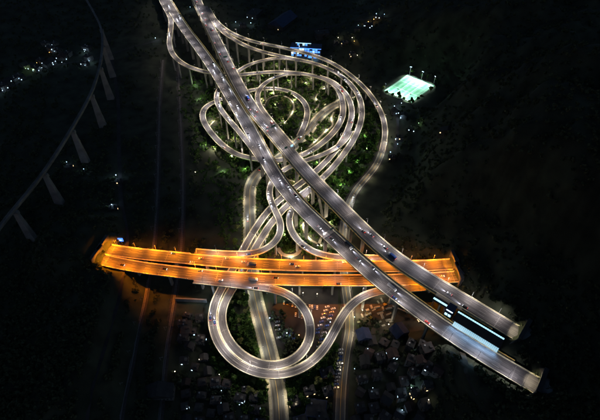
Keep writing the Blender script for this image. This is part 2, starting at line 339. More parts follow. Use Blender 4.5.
def at_ground(px, py, dz=0.):
    z = 0.
    for _ in range(25):
        p = at(px, py, z); zn = terrain(p.x, p.y); z += .6 * (zn - z)
    p = at(px, py, z); return Vector((p.x, p.y, terrain(p.x, p.y) + dz))
def plot(px, py, rad, z):
    p = at(px, py, z); FLATS.append((p.x, p.y, rad, z)); return p
FIELD_C = plot(410, 90, 60, 6.)
STATION_C = plot(306, 54, 30, 3.)
axis = lambda lo, hi, st, far: sorted(set([round(v, 2) for v in np.arange(lo, hi + .1, st)] + [hi + st * (1.22 ** k - 1) / .22 for k in range(1, far)] + [lo - st * (1.22 ** k - 1) / .22 for k in range(1, far)]))
gx = axis(-560, 560, 7, 28); gy = axis(60, 1000, 7, 28)
gv = [(x, y, terrain(x, y)) for y in gy for x in gx]; nx = len(gx)
gf = [(j * nx + i, j * nx + i + 1, (j + 1) * nx + i + 1, (j + 1) * nx + i) for j in range(len(gy) - 1) for i in range(nx - 1)]
tag(mesh_obj('ground', gv, gf, 'ground', smooth=True), kind='structure')

# ------------------------------------------------------------------ building a road from its centre line
def sweep(r, profile, i0, i1, dz=0., closed=True):
    idx = range(i0, i1 + 1); n = len(profile); V = []
    for i in idx:
        for (u, w) in profile: V.append(r.p[i] + r.n[i] * u + np.array([0, 0, w + dz]))
    F = []; m = len(V) // n
    for a in range(m - 1):
        for b in range(n if closed else n - 1):
            c = (b + 1) % n; F.append((a * n + b, a * n + c, (a + 1) * n + c, (a + 1) * n + b))
    if closed: F += [tuple(range(n - 1, -1, -1)), tuple(range((m - 1) * n, m * n))]
    return V, F
def strip(name, r, u0, u1, dz, material, parent, i0=0, i1=None):
    i1 = len(r.p) - 1 if i1 is None else i1
    V, F = sweep(r, [(u0, 0), (u1, 0)], i0, i1, dz, closed=False)
    F = [f[::-1] for f in F]
    uv = [(u, r.s[i]) for i in range(i0, i1 + 1) for u in (u0, u1)]
    return mesh_obj(name, V, F, material, parent, uvs=uv)
def covered(r, off):
    # True where the line at this offset runs inside another deck of the same level
    me = list(ROADS).index(r.key); out = []
    for i in range(len(r.p)):
        q = r.p[i] + r.n[i] * off; hit = False
        for co, k, d in near(q[0], q[1], 9.5):
            if allk[k] != me and d < allh[k] - .05 + (.6 if allh[k] > r.hw else 0) and abs(allp[k][2] - q[2]) < 1.1: hit = True; break
        out.append(hit)
    return out
def runs(mask, least=3):
    res = []; i = 0; n = len(mask)
    while i < n:
        if not mask[i]:
            j = i
            while j + 1 < n and not mask[j + 1]: j += 1
            if j - i >= least: res.append((max(0, i), min(n - 1, j)))
            i = j + 1
        else: i += 1
    return res
pier_cache = {}
def pier_mesh(h, w):
    k = (round(h * 2) / 2, w)
    if k not in pier_cache:
        mb = MB(); hh = k[0]; cw = w * .62
        mb.prism([(-cw, 0), (-w * .28, -2.6), (-w * .25, -hh), (w * .25, -hh), (w * .28, -2.6), (cw, 0)], -.9, .9)
        pier_cache[k] = mb.mesh('pier', 'concrete')
    return pier_cache[k]
def build_deck(r, label, group, lanes, yellow=None):
    p0 = r.p[0]; root = thing('elevated_road' if r.key in ('A', 'B') else 'bridge' if r.key in ('S1', 'S2') else 'ramp', label, 'expressway' if r.key in ('A', 'B') else 'bridge' if r.key in ('S1', 'S2') else 'ramp', (0, 0, 0), 0, group)
    hw = r.hw; n = len(r.p) - 1; big = hw > 5
    idz = -.012 * list(ROADS).index(r.key)
    V, F = sweep(r, [(-hw - .3, -.03), (hw + .3, -.03), (hw + .3, -.45), (hw * .55, -1.0 if not big else -1.4), (hw * .45, -2.0 if not big else -2.6), (-hw * .45, -2.0 if not big else -2.6), (-hw * .55, -1.0 if not big else -1.4), (-hw - .3, -.45)], 0, n, idz)
    mesh_obj('girder', V, F, 'concrete', root)
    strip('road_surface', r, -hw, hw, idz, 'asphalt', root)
    for s in (-1, 1):
        for a, b in runs(covered(r, s * hw)):
            V, F = sweep(r, [(s * hw - .3, -.1), (s * hw + .3, -.1), (s * hw + .22, .95), (s * hw - .22, .95)], a, b, idz)
            mesh_obj('parapet', V, F, 'parapet_paint', root)
        for a, b in runs(covered(r, s * (hw - .9))):
            strip('edge_line', r, s * (hw - .6) - .2, s * (hw - .6) + .2, idz + .012, 'edge_paint', root, a, b)
    dash = MB()
    for k in range(1, lanes):
        u = -hw + .9 + (2 * hw - 1.8) * k / lanes; s = 3.
        while s < r.L - 8:
            a, t, nn = pos(r, s, u, idz + .014); b, _, n2 = pos(r, s + 6, u, idz + .014)
            dash.add([a - nn * .09, a + nn * .09, b + n2 * .09, b - n2 * .09], [(0, 1, 2, 3)]); s += 15
    if dash.f: tag(dash.build('lane_dashes', 'line_white', root), kind='stuff')
    # expansion joints
    s = 20.
    while s < r.L - 10:
        a, t, nn = pos(r, s, 0, idz + .02); w = hw - .5
        MB().add([a - nn * w - t * .35, a + nn * w - t * .35, a + nn * w + t * .35, a - nn * w + t * .35], [(0, 1, 2, 3)]).build('expansion_joint', 'joint', root); s += 60
    # piers
    me = list(ROADS).index(r.key); s = 14. if not big else 20.
    while s < r.L - 5:
        for ds in (0, 5, -5, 9, -9, 13, -13):
            q, t, nn = pos(r, min(max(s + ds, 1), r.L - 1)); g = terrain(q.x, q.y); ok = q.z - 2 - g > 2.5
            if ok:
                for co, k, d in near(q.x, q.y, 14):
                    if allk[k] != me and d < allh[k] + (2.8 if big else 2.0) and allp[k][2] < q.z - 1.5: ok = False; break
                    if allk[k] != me and d < allh[k] - 1 and abs(allp[k][2] - q.z) < 1.2 and allh[k] > hw: ok = False; break
            if ok: break
        if ok:
            o = from_mesh('pier', pier_mesh(q.z - 1.9 - (.5 if big else 0) - g + 1., hw), root)
            o.location = (q.x, q.y, q.z - 1.9 - (.5 if big else 0) + idz); o.rotation_euler = (0, 0, math.atan2(nn.y, nn.x))
        s += 30. if not big else 34.
    return root
def build_street(r, name):
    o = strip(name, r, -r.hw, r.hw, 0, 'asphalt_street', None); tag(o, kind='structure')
    for s in (-1, 1):
        for a, b in runs([False] * len(r.p)):
            V, F = sweep(r, [(s * (r.hw + .15) - .15, -.3), (s * (r.hw + .15) + .15, -.3), (s * (r.hw + .15) + .15, .14), (s * (r.hw + .15) - .15, .14)], a, b)
            mesh_obj('kerb', V, F, 'paving', o)
        V, F = sweep(r, [(s * (r.hw + 1.5) - 1.15, -.3), (s * (r.hw + 1.5) + 1.15, -.3), (s * (r.hw + 1.5) + 1.15, .12), (s * (r.hw + 1.5) - 1.15, .12)], 0, len(r.p) - 1)
        mesh_obj('pavement', V, F, 'yard' if r.key == 'J' else 'paving', o)
        strip('edge_line', r, s * (r.hw - .5) - .1, s * (r.hw - .5) + .1, .006, 'line_white', o)
    strip('centre_line', r, -.12, .12, .006, 'line_yellow', o)
    return o
build_deck(ROADS['A'], 'left carriageway of the wide elevated expressway crossing the whole picture diagonally', 'expressway carriageways', 4)
build_deck(ROADS['B'], 'right carriageway of the wide elevated expressway crossing diagonally above the amber bridge', 'expressway carriageways', 4)
build_deck(ROADS['S1'], 'northern of the two amber-lit bridge carriageways running left to right', 'amber-lit bridge carriageways', 4)
build_deck(ROADS['S2'], 'southern of the two amber-lit bridge carriageways, nearest the bottom loops', 'amber-lit bridge carriageways', 4)
RL = {'C': 'long ramp leaving the top of the left carriageway and spiralling down through the garden', 'I2': 'ramp from the right carriageway sweeping round to the small closed loop at the bottom', 'K': 'ramp beside the sweeping band ending in the wide open loop at the bottom',
      'I1': 'outermost ramp arching over the blue-lit station down to the street on the right', 'EH': 'narrow hook-shaped ramp rising into the left edge of the left carriageway', 'Q': 'short hook ramp above the round garden joining the right carriageway edge',
      'O': 'S-shaped ramp twisting between the carriageways onto the north side of the amber bridge', 'R': 'short ramp hooking under the left carriageway to the east end of the amber bridge'}
for k in RL: build_deck(ROADS[k], RL[k], 'interchange ramps', 2)
# inner service strip along the expressway: second low wall with a cable walkway
def service_walk(key, s):
    r = ROADS[key]; n = len(r.p) - 1; h = r.hw
    root = thing('service_walkway', 'narrow service walkway with yellow railing along the inner edge of the %s carriageway' % ('left' if key == 'A' else 'right'), 'walkway')
    V, F = sweep(r, [(s * (h + .45), -.6), (s * (h + 2.6), -.6), (s * (h + 2.6), -.3), (s * (h + .45), -.3)], 0, n - 8); mesh_obj('walk_slab', V, F, 'concrete', root)
    V, F = sweep(r, [(s * (h + 2.45), -.3), (s * (h + 2.75), -.3), (s * (h + 2.75), .75), (s * (h + 2.45), .75)], 0, n - 8); mesh_obj('railing_wall', V, F, 'barrier_yellow', root)
service_walk('A', -1); service_walk('B', 1)
build_street(ROADS['F'], 'street'); build_street(ROADS['J'], 'side_street')

# ------------------------------------------------------------------ street lamps
def lamp_mesh(name, h, arm, lens):
    mb = MB(); mb.tube((0, 0, 0), (0, 0, h), .13, .08, 6, 0); mb.tube((0, 0, h - .1), (arm, 0, h + .35), .06, .05, 5, 0)
    mb.box(arm - .5, arm + .7, -.18, .18, h + .28, h + .46, 0); mb.box(arm - .4, arm + .6, -.14, .14, h + .2, h + .277, 1)
    return mb.mesh(name, ['lamp_grey', lens])
LM = {'w': lamp_mesh('street_lamp', 9.5, 1.8, 'lens_warm'), 'a': lamp_mesh('amber_street_lamp', 9.5, 1.8, 'lens_amber'), 'x': lamp_mesh('street_lamp', 9.5, 1.8, 'lens_warm'), 'g': lamp_mesh('street_lamp', 7.5, 1.6, 'lens_warm')}
def spot(name, color, power, angle=150, blend=.7, radius=.25):
    d = bpy.data.lights.new(name, 'SPOT'); d.energy = power; d.color = color; d.spot_size = math.radians(angle); d.spot_blend = blend; d.shadow_soft_size = radius; return d
PW = 7300
LD = {'x': [spot('lamp_light', c, PW * f, 158) for c, f in (((1, .89, .85), 1.15), ((.96, .90, .95), 1.2), ((1, .86, .78), 1.0))], 'w': [spot('lamp_light', c, PW * f, 158) for c, f in (((1, .86, .74), 1.1), ((1, .89, .84), 1.2), ((1, .82, .66), .95))],
      'a': [spot('lamp_light', c, PW * f, 146) for c, f in (((1, .245, .004), 4.9), ((1, .26, .006), 4.3), ((1, .23, .003), 5.2))],
      'g': [spot('lamp_light', c, PW * .68 * f, 150) for c, f in (((1, .86, .62), 1.), ((1, .90, .68), .9), ((.95, .93, .75), 1.))]}
def lamps(key, side0, spacing, sort, start=6., end=None, alt=False):
    r = ROADS[key]; s = start; end = r.L - 4 if end is None else end; k = 0; d, frm = DESC[key]; me = list(ROADS).index(key)
    while s < end:
        for side in ((side0, -side0) if not alt or int(s / spacing) % 2 else (-side0, side0)):
            off = side * (r.hw + (.05 if r.kind == 'deck' else .8)); q, t, nn = pos(r, s, off)
            cov = any(allk[i] != me and dd < allh[i] - .6 and abs(allp[i][2] - q.z) < 1.2 for co, i, dd in near(q.x, q.y, 9))
            over = any(allk[i] != me and dd < allh[i] + 1.5 and 1.2 < allp[i][2] - q.z < 12.5 for co, i, dd in near(q.x, q.y, 12))
            if not cov and not over: break
        if not cov and not over:
            k += 1
            o = from_mesh('amber_street_lamp' if sort == 'a' else 'street_lamp', LM[sort]); o.location = q; o.rotation_euler = (0, 0, math.atan2(-nn.y * side, -nn.x * side))
            tag(o, '%s %s street lamp from the %s end of the %s' % (nth(k), 'amber' if sort == 'a' else 'white', frm, d), 'street lamp', 'lamps of the ' + d)
            li = link(bpy.data.objects.new('lamp_light', random.choice(LD[sort])), o); li.location = (1.8 if sort != 'g' else 1.6, 0, (9.6 if sort != 'g' else 7.6))
            li.rotation_euler = (random.uniform(-.08, .08), random.uniform(-.12, .05), 0)
        s += spacing * random.uniform(.93, 1.07)
    return k
NL = 0
NL += lamps('A', 1, 26, 'x', 6, ROADS['A'].L - 20); NL += lamps('B', -1, 26, 'x', 6, ROADS['B'].L - 20); 
NL += lamps('S1', -1, 23, 'a', 20, ROADS['S1'].L - 18); NL += lamps('S2', 1, 23, 'a', 24, ROADS['S2'].L - 18)
NL += lamps('C', 1, 30, 'w', 30); NL += lamps('I2', 1, 30, 'w', 34); NL += lamps('K', -1, 30, 'w', 30); NL += lamps('I1', -1, 30, 'w', 40)
NL += lamps('EH', 1, 28, 'w', 24); NL += lamps('Q', 1, 28, 'w', 24); NL += lamps('O', 1, 28, 'w', 20); NL += lamps('R', -1, 28, 'w', 24)
NL += lamps('F', 1, 17, 'g', 8, None, True); NL += lamps('J', -1, 27, 'g', 8, 330)
print('lamps', NL)
# ------------------------------------------------------------------ sign gantries over the carriageways
def gantry(key, px, py, label, panels, back=False):
    r = ROADS[key]; p = at(px, py, r.p[0][2]); k = int(np.argmin(np.hypot(r.p[:, 0] - p.x, r.p[:, 1] - p.y))); q, t, nn = pos(r, r.s[k]); w = r.hw + .7
    g = thing('sign_gantry', label, 'gantry', q, math.atan2(nn.y, nn.x), 'sign gantries over the expressway')
    for x in (-w, w): MB().tube((x, 0, -.3), (x, 0, 7.4), .28, .24, 8).build('post', 'steel', g)
    for z in (6.2, 7.3):
        for y in (-.45, .45): MB().tube((-w, y, z), (w, y, z), .12, n=5).build('beam', 'steel', g)
    mb = MB(); nseg = 12
    for i in range(nseg):
        x0, x1 = -w + 2 * w * i / nseg, -w + 2 * w * (i + 1) / nseg; mb.tube((x0, -.45, 6.2), (x1, .45, 7.3), .06, n=4)
    tag(mb.build('lattice', 'steel', g), kind='stuff')
    for (x0, x1, m) in panels:
        pn = MB().box(x0, x1, -.62, -.5, 5.4, 8.6).build('sign_panel', m, g)
        MB().box(x0 + .15, x1 - .15, -.66, -.625, 5.5, 5.6).build('border_line', 'line_white', pn)
gantry('B', 274, 131.5, 'wide sign gantry over the right carriageway above the round garden', [(-5, 1, 'sign_green')])
gantry('B', 291.5, 150, 'sign gantry with lit pale panels over the right carriageway centre', [(-6, -2.5, 'led_cyan'), (2, 6, 'sign_green')])
gantry('A', 331, 233, 'sign gantry over the left carriageway just above the amber bridge', [(-6, -1, 'sign_green')])
gantry('B', 228, 61, 'sign gantry over the right carriageway near the top of the picture', [(-2, 4, 'sign_green')])

# ------------------------------------------------------------------ tunnel portals
def portal(key, end, label, face, glow):
    r = ROADS[key]; s = 12. if end == 0 else r.L - 12.; q, t, nn = pos(r, s); d = t if end else -t        # d points into the hill
    rz = math.atan2(d.y, d.x) - math.pi / 2
    g = thing('tunnel_portal', label, 'tunnel portal', q, rz, 'tunnel mouths in the hillsides')
    hw = r.hw + .9; N = 18; W = hw + 2.2; top = hw * .78 + 4.6
    arch = [(-hw, -2.4), (-hw, 1.8)] + [(-hw * math.cos(math.pi * i / N), 1.8 + hw * .78 * math.sin(math.pi * i / N)) for i in range(1, N)] + [(hw, 1.8), (hw, -2.4)]
    out = []
    for (x, z) in arch:
        if z <= 1.8: out.append((-W if x < 0 else W, z))
        else:
            a = math.atan2((z - 1.8) / .78, x); c = max(abs(math.cos(a)) / W, abs(math.sin(a)) / (top - 1.8)); out.append((math.cos(a) / c, 1.8 + math.sin(a) / c))
    n = len(arch); V = [(x, 0, z) for x, z in arch] + [(x, 0, z) for x, z in out] + [(x, 2.6, z) for x, z in arch] + [(x, 2.6, z) for x, z in out]; F = []
    for i in range(n - 1): F += [(i, i + 1, n + i + 1, n + i), (2 * n + i + 1, 2 * n + i, 3 * n + i, 3 * n + i + 1), (i + 1, i, 2 * n + i, 2 * n + i + 1), (n + i, n + i + 1, 3 * n + i + 1, 3 * n + i)]
    mesh_obj('headwall', V, F, face, g)
    V = [(x, 1.3, z) for x, z in arch] + [(x, 16, z) for x, z in arch] + [(x * 1.07, 1.3, z + .6) for x, z in arch] + [(x * 1.07, 16, z + .6) for x, z in arch]; F = []
    for i in range(n - 1): F += [(i, n + i, n + i + 1, i + 1), (2 * n + i + 1, 3 * n + i + 1, 3 * n + i, 2 * n + i)]
    mesh_obj('bore_lining', V, F, 'concrete', g); MB().box(-hw * 1.06, hw * 1.06, 15.7, 16.2, -2.4, 1.8 + hw * .8).build('bore_cap', 'roof_dark', g)  # dark wall added across the bore so no light escapes behind it
    MB().box(-W - .4, W + .4, -.35, 3., top, top + .7).build('coping', face, g)
    for sx in (-1, 1) if key in 'AB' else (): MB().add([(sx * W, .2, -2.4), (sx * (W + 5), -4, -2.4), (sx * (W + 5), -4, 1.), (sx * W, .2, top - 1), (sx * (W + .6), .9, -2.4), (sx * (W + 5.6), -3.4, -2.4), (sx * (W + 5.6), -3.4, 1.), (sx * (W + .6), .9, top - 1)], [(0, 1, 2, 3), (7, 6, 5, 4), (3, 2, 6, 7), (1, 5, 6, 2), (0, 3, 7, 4)]).build('wing_wall', face, g)
    c, pw = glow
    lt = spot('portal_light', c, pw, 120, .6, .3); lo = link(bpy.data.objects.new('portal_light', lt), g); lo.location = (0, -9, 9.5); lo.rotation_euler = (math.radians(52), 0, 0)
    lens = MB().box(-.6, .6, -9.4, -8.6, 9.7, 9.9).tube((hw + .3, -9, -.2), (hw + .3, -9, 9.8), .14, .1).tube((hw + .3, -9, 9.8), (0, -9, 9.95), .07).build('portal_lamp', 'lamp_grey', g)
AMB = ((1, .29, .008), 24000)
portal('S1', 0, 'amber-lit tunnel mouth at the left end of the northern bridge carriageway', 'concrete_dark', AMB)
portal('S2', 0, 'amber-lit tunnel mouth at the left end of the southern bridge carriageway', 'concrete_dark', AMB)
portal('S1', 1, 'amber-lit tunnel mouth at the right end of the northern bridge carriageway', 'concrete_dark', AMB)
portal('S2', 1, 'amber-lit tunnel mouth at the right end of the southern bridge carriageway', 'concrete_dark', AMB)
portal('A', 1, 'pale yellow tunnel mouth where the left expressway carriageway ends lower right', 'concrete_dark', ((1, .86, .6), 9000))
portal('B', 1, 'pale yellow tunnel mouth where the right expressway carriageway ends by the hillside', 'concrete_dark', ((1, .86, .6), 9000))

# ------------------------------------------------------------------ railway viaduct on tall piers, far left
rv = Road(); rv.p, rv.s = vp, vs; tt = np.gradient(vp, axis=0); tt /= np.linalg.norm(tt, axis=1)[:, None]; rv.t = tt; rv.n = np.stack([tt[:, 1], -tt[:, 0], 0 * tt[:, 0]], 1); rv.L = vs[-1]
g = thing('railway_viaduct', 'tall dim railway viaduct on high tapering piers at the left', 'viaduct')
V, F = sweep(rv, [(-1.7, 0), (1.7, 0), (1.7, -.5), (1.2, -2.8), (-1.2, -2.8), (-1.7, -.5)], 0, len(vp) - 1); mesh_obj('girder', V, F, 'concrete_old', g)
for s_ in (-1, 1):
    V, F = sweep(rv, [(s_ * 1.6 - .15, -.1), (s_ * 1.6 + .15, -.1), (s_ * 1.6 + .15, 1.1), (s_ * 1.6 - .15, 1.1)], 0, len(vp) - 1); mesh_obj('parapet', V, F, 'concrete_old', g)
    V, F = sweep(rv, [(s_ * .75 - .06, .02), (s_ * .75 + .06, .02), (s_ * .75 + .06, .2), (s_ * .75 - .06, .2)], 0, len(vp) - 1); mesh_obj('rail', V, F, 'rail_steel', g)
for (px, py) in ((12, 211), (43, 173), (71, 129), (91, 93), (99.8, 66), (102.6, 45), (101, 28)):
    p = at(px, py, ZV); k = int(np.argmin(np.hypot(vp[:, 0] - p.x, vp[:, 1] - p.y))); q = vp[k]; gz = terrain(q[0], q[1]) - 1; H = ZV - 2.8 - gz
    mb = MB(); V = []
    for (z, a, b) in ((-H, 5.5, 2.9), (-4, 2.6, 1.7), (-4, 3.4, 2.), (0, 3.4, 2.)): V += [(-a, -b, z), (a, -b, z), (a, b, z), (-a, b, z)]
    F = [(3, 2, 1, 0), (12, 13, 14, 15)] + [(4 * l + i, 4 * l + (i + 1) % 4, 4 * l + 4 + (i + 1) % 4, 4 * l + 4 + i) for l in range(3) for i in range(4)]
    o = mesh_obj('pier', V, F, 'concrete_old', g); o.location = (q[0], q[1], ZV - 2.8); o.rotation_euler = (0, 0, math.atan2(tt[k][1], tt[k][0]) + math.pi / 2)

# ------------------------------------------------------------------ railway on the ground, left of the street
def ground_line(pts, step=6, smooth=4, dz=.1):
    P = [np.array(at_ground(x, y)) for x, y in pts]; p, s = resample(catmull(P), step); p = smooth_line(p, smooth); p, s = resample(p, step)
    for q in p: q[2] = terrain(q[0], q[1]) + dz
    p[:, 2] = smooth_line(p[:, [2, 2, 2]], 6)[:, 0] + .1
    r = Road(); r.p, r.s = p, s; t = np.gradient(p, axis=0); t /= np.linalg.norm(t, axis=1)[:, None]; r.t = t; nn = np.stack([t[:, 1], -t[:, 0], 0 * t[:, 0]], 1); r.n = nn / np.linalg.norm(nn, axis=1)[:, None]; r.L = s[-1]; r.hw = 3; r.key = ''
    return r
def uv_strip(name, r, u0, u1, dz, m, parent=None, kind=None):
    o = strip(name, r, u0, u1, dz, m, parent)
    if kind: tag(o, kind=kind)
    return o
for k_, pts in enumerate((((163, 60), (160, 100), (158.5, 150), (157, 200), (154, 240), (148, 280), (140, 320), (130, 370), (118, 430)), ((178, 60), (181, 130), (183, 190), (181, 250), (174, 300), (166, 350), (158, 430)))):
    r = ground_line(pts); o = uv_strip('rail_bed', r, -3.6, 3.6, .05, 'ballast', None, 'structure')
    for u in (-.75, .75):
        V, F = sweep(r, [(u - .08, .05), (u + .08, .05), (u + .08, .3), (u - .08, .3)], 0, len(r.p) - 1); mesh_obj('rail', V, F, 'rail_steel', o)
    sl = MB(); s_ = 0.
    while s_ < r.L:
        q, t, nn = pos(r, s_, 0, .1); sl.add([q - nn * 1.3 - t * .15, q + nn * 1.3 - t * .15, q + nn * 1.3 + t * .15, q - nn * 1.3 + t * .15], [(0, 1, 2, 3)]); s_ += 1.2
    tag(sl.build('sleepers', 'concrete', o), kind='stuff')
    s_ = 10.; c_ = 0
    mast = MB().tube((0, 0, -.5), (0, 0, 7.5), .16, .12).tube((0, 0, 6.6), (3.2, 0, 7.), .06).tube((0, 0, 5.6), (3., 0, 6.6), .05).mesh('catenary_mast', 'steel')
    while s_ < r.L:
        q, t, nn = pos(r, s_, 3.3); c_ += 1; o = from_mesh('catenary_mast', mast); o.location = q; o.rotation_euler = (0, 0, math.atan2(-nn.y, -nn.x))
        tag(o, '%s catenary mast from the top along the %s railway track' % (nth(c_), ('left', 'right')[k_]), 'mast', 'catenary masts beside the railway'); s_ += 32
# country lanes in the dark
for nm, pts, w in (('lane', ((112, 60), (118, 100), (119, 150), (121, 200), (127, 240), (118, 300), (100, 360), (85, 425)), 2.6), ('lane', ((-10, 99), (10, 88), (35, 72), (62, 64), (90, 60), (130, 48), (160, 40)), 2.6), ('lane', ((395, 150), (398, 125), (396, 105), (404, 98)), 2.2), ('lane', ((300, 30), (340, 25), (375, 20), (420, 10)), 3.)):
    uv_strip(nm, ground_line(pts), -w, w, .1, 'yard', None, 'structure')

# ------------------------------------------------------------------ lit sports field
FW = [at(385, 89.5, 6.1), at(406, 76, 6.1), at(435.5, 84.5, 6.1), at(410, 104, 6.1)]
c = sum(FW, Vector()) / 4; u = ((FW[3] - FW[0]) + (FW[2] - FW[1])) / 2; v = ((FW[1] - FW[0]) + (FW[2] - FW[3])) / 2; fl, fw = u.length, v.length; fr = math.atan2(u.y, u.x)
g = thing('sports_field', 'brightly floodlit green sports field with white lines on the dark hillside', 'sports field', (c.x, c.y, 6.05), fr)
for i in range(12): MB().box(-fl / 2 + fl * i / 12, -fl / 2 + fl * (i + 1) / 12 - .01, -fw / 2, fw / 2, -1.5, .09 + .008 * (i % 2)).build('turf_strip', 'turf_lit' if i % 2 else 'turf_pale', g)
lines = [(-fl / 2 + 2, fl / 2 - 2, y, y + .5) for y in (-fw / 2 + 2, -fw / 6, fw / 6, fw / 2 - 2.5)] + [(x, x + .5, -fw / 2 + 2, fw / 2 - 2) for x in (-fl / 2 + 2, -fl / 6, fl / 6, fl / 2 - 2.5)]
for (x0, x1, y0, y1) in lines: MB().box(x0, x1, y0, y1, .1, .112 + .004 * (x1 - x0 < 1)).build('pitch_line', 'court_line', g)
for sx in (-1, 1):
    for i in range(3):
        y = (i - 1) * fw / 3; MB().tube((sx * (fl / 2 - 3), y - 2, .1), (sx * (fl / 2 - 3), y - 2, 2.2), .08).tube((sx * (fl / 2 - 3), y + 2, .1), (sx * (fl / 2 - 3), y + 2, 2.2), .08).tube((sx * (fl / 2 - 3), y - 2, 2.2), (sx * (fl / 2 - 3), y + 2, 2.2), .08).build('goal', 'line_white', g)
for y in (-fw / 2 - .6, fw / 2 + .6): MB().box(-fl / 2, fl / 2, y - .05, y + .05, 0, 1.1).build('fence', 'steel', g)
for i, (x, y, wd) in enumerate(((-1, 1, 'upper left'), (0, 1, 'upper middle'), (1, 1, 'upper right'), (-1, -1, 'lower left'), (0, -1, 'lower middle'), (1, -1, 'lower right'))):
    p = Vector((c.x, c.y, 6)) + Vector(u.normalized()) * x * (fl / 2 - 3) + Vector(v.normalized()) * y * (fw / 2 + 2.2)
    f = thing('floodlight_mast', 'floodlight mast with cold white lamps at the %s side of the field' % wd, 'floodlight', p, math.atan2(c.y - p.y, c.x - p.x), 'floodlight masts round the field')
    MB().tube((0, 0, -1), (0, 0, 15), .25, .15).build('mast', 'lamp_grey', f)
    MB().box(-.2, .2, -1.6, 1.6, 14.6, 15.6).build('lamp_rack', 'lamp_grey', f)
    MB().box(.21, .3, -1.5, 1.5, 14.7, 15.5).build('lamp_lens', 'lens_cold', f)
    lo = link(bpy.data.objects.new('floodlight', spot('floodlight', (.78, 1, .93), 85000 * (1, 1.5, .8, .7, 1.2, .9)[i], 105, .8, .4)), f); lo.location = (.6, 0, 14.6); lo.rotation_euler = (0, -math.radians(-40) * -1, 0)

# ------------------------------------------------------------------ houses, station, yard lamps
win_cache = {}
def window_mesh(w, h, m):
    k = (w, h, m)
    if k not in win_cache: win_cache[k] = MB().box(-w / 2, w / 2, -.08, .04, -h / 2, h / 2).mesh('window', m)
    return win_cache[k]
def house(px, py, w, d, h, rz, roof, label, group=None, lit=.12, wall='wall_grey', gable=False, cat='house', name='house', litm='window_warm', z=None, side=True):
    p = at_ground(px, py) if z is None else at(px, py, z); g = thing(name, label, cat, p, rz, group)
    MB().box(-w / 2, w / 2, -d / 2, d / 2, -4, h).build('wall', wall, g)
    if gable:
        rf = MB().prism([(-w / 2 - .5, h - .1), (w / 2 + .5, h - .1), (0, h + w * .3)], -d / 2 - .5, d / 2 + .5).build('roof', roof, g)
    else:
        rf = MB().box(-w / 2 - .25, w / 2 + .25, -d / 2 - .25, d / 2 + .25, h + .003, h + .45).build('roof', roof, g)
        MB().box(-w / 2 + .4, w / 2 - .4, -d / 2 + .4, d / 2 - .4, h + .453, h + .55).build('roof_membrane', 'roof_grey', rf)
        MB().box(w * .1, w * .1 + 2.2, -d * .2, -d * .2 + 2.4, h + .56, h + 2.6).build('stair_head', wall, rf)
        if w > 8: MB().tube((-w * .25, d * .2, h + .56), (-w * .25, d * .2, h + 2.1), .7, n=10).build('water_tank', 'steel', rf)
    fl_ = max(1, int(h // 3)); nw = max(2, int(w // 3)); nd = max(2, int(d // 3.2))
    for f in range(fl_):
        for sgn, count, W_ in ((0, nw, w), (1, nd, d)):
            for i in range(count):
                for face in (-1, 1):
                    if face == 1 and sgn == 0: continue
                    x = -W_ / 2 + W_ * (i + .5) / count; m = litm if random.random() < lit else 'glass_dark'
                    o = from_mesh('window', window_mesh(1.3, 1.5, m), g)
                    if sgn == 0: o.location = (x, face * (d / 2), 1.7 + 3 * f)
                    else: o.location = (face * (w / 2), x, 1.7 + 3 * f); o.rotation_euler = (0, 0, face * math.pi / 2)
    MB().box(-.55, .55, -d / 2 - .08, -d / 2 + .1, -.2, 2.1).build('door', 'roof_dark', g)
    return g
YL = {}
def yard_lamp(px, py, kind, power, label, h=5., r=.35, base=None):
    p = at_ground(px, py) if base is None else base; lens = {'cold': 'lens_cold', 'orange': 'lens_orange', 'warm': 'lens_warm', 'green': 'lens_green'}[kind]
    k = (kind, h, r)
    if k not in YL:
        mb = MB().tube((0, 0, -.5), (0, 0, h), .09, .06)
        vs = [(r * math.sin(a) * math.cos(b), r * math.sin(a) * math.sin(b), h + r * .8 - r * math.cos(a)) for a in (math.pi * .12, math.pi * .5, math.pi * .88) for b in [2 * math.pi * q / 8 for q in range(8)]]
        mb.add(vs, [(8 * l + i, 8 * l + (i + 1) % 8, 8 * l + 8 + (i + 1) % 8, 8 * l + 8 + i) for l in range(2) for i in range(8)] + [tuple(range(7, -1, -1)), tuple(range(16, 24))], 1)
        YL[k] = mb.mesh('yard_lamp', ['lamp_grey', lens])
    o = from_mesh('yard_lamp', YL[k]); o.location = p; tag(o, label, 'lamp', 'scattered small lamps')
    if power:
        c = {'cold': (.5, .75, 1), 'orange': (1, .5, .12), 'warm': (1, .85, .6), 'green': (.62, 1, .45)}[kind]
        d = bpy.data.lights.new('yard_light', 'POINT'); d.energy = power; d.color = c; d.shadow_soft_size = r * 1.1
        li = link(bpy.data.objects.new('yard_light', d), o); li.location = (0, 0, h + r * 3.2)
    return o
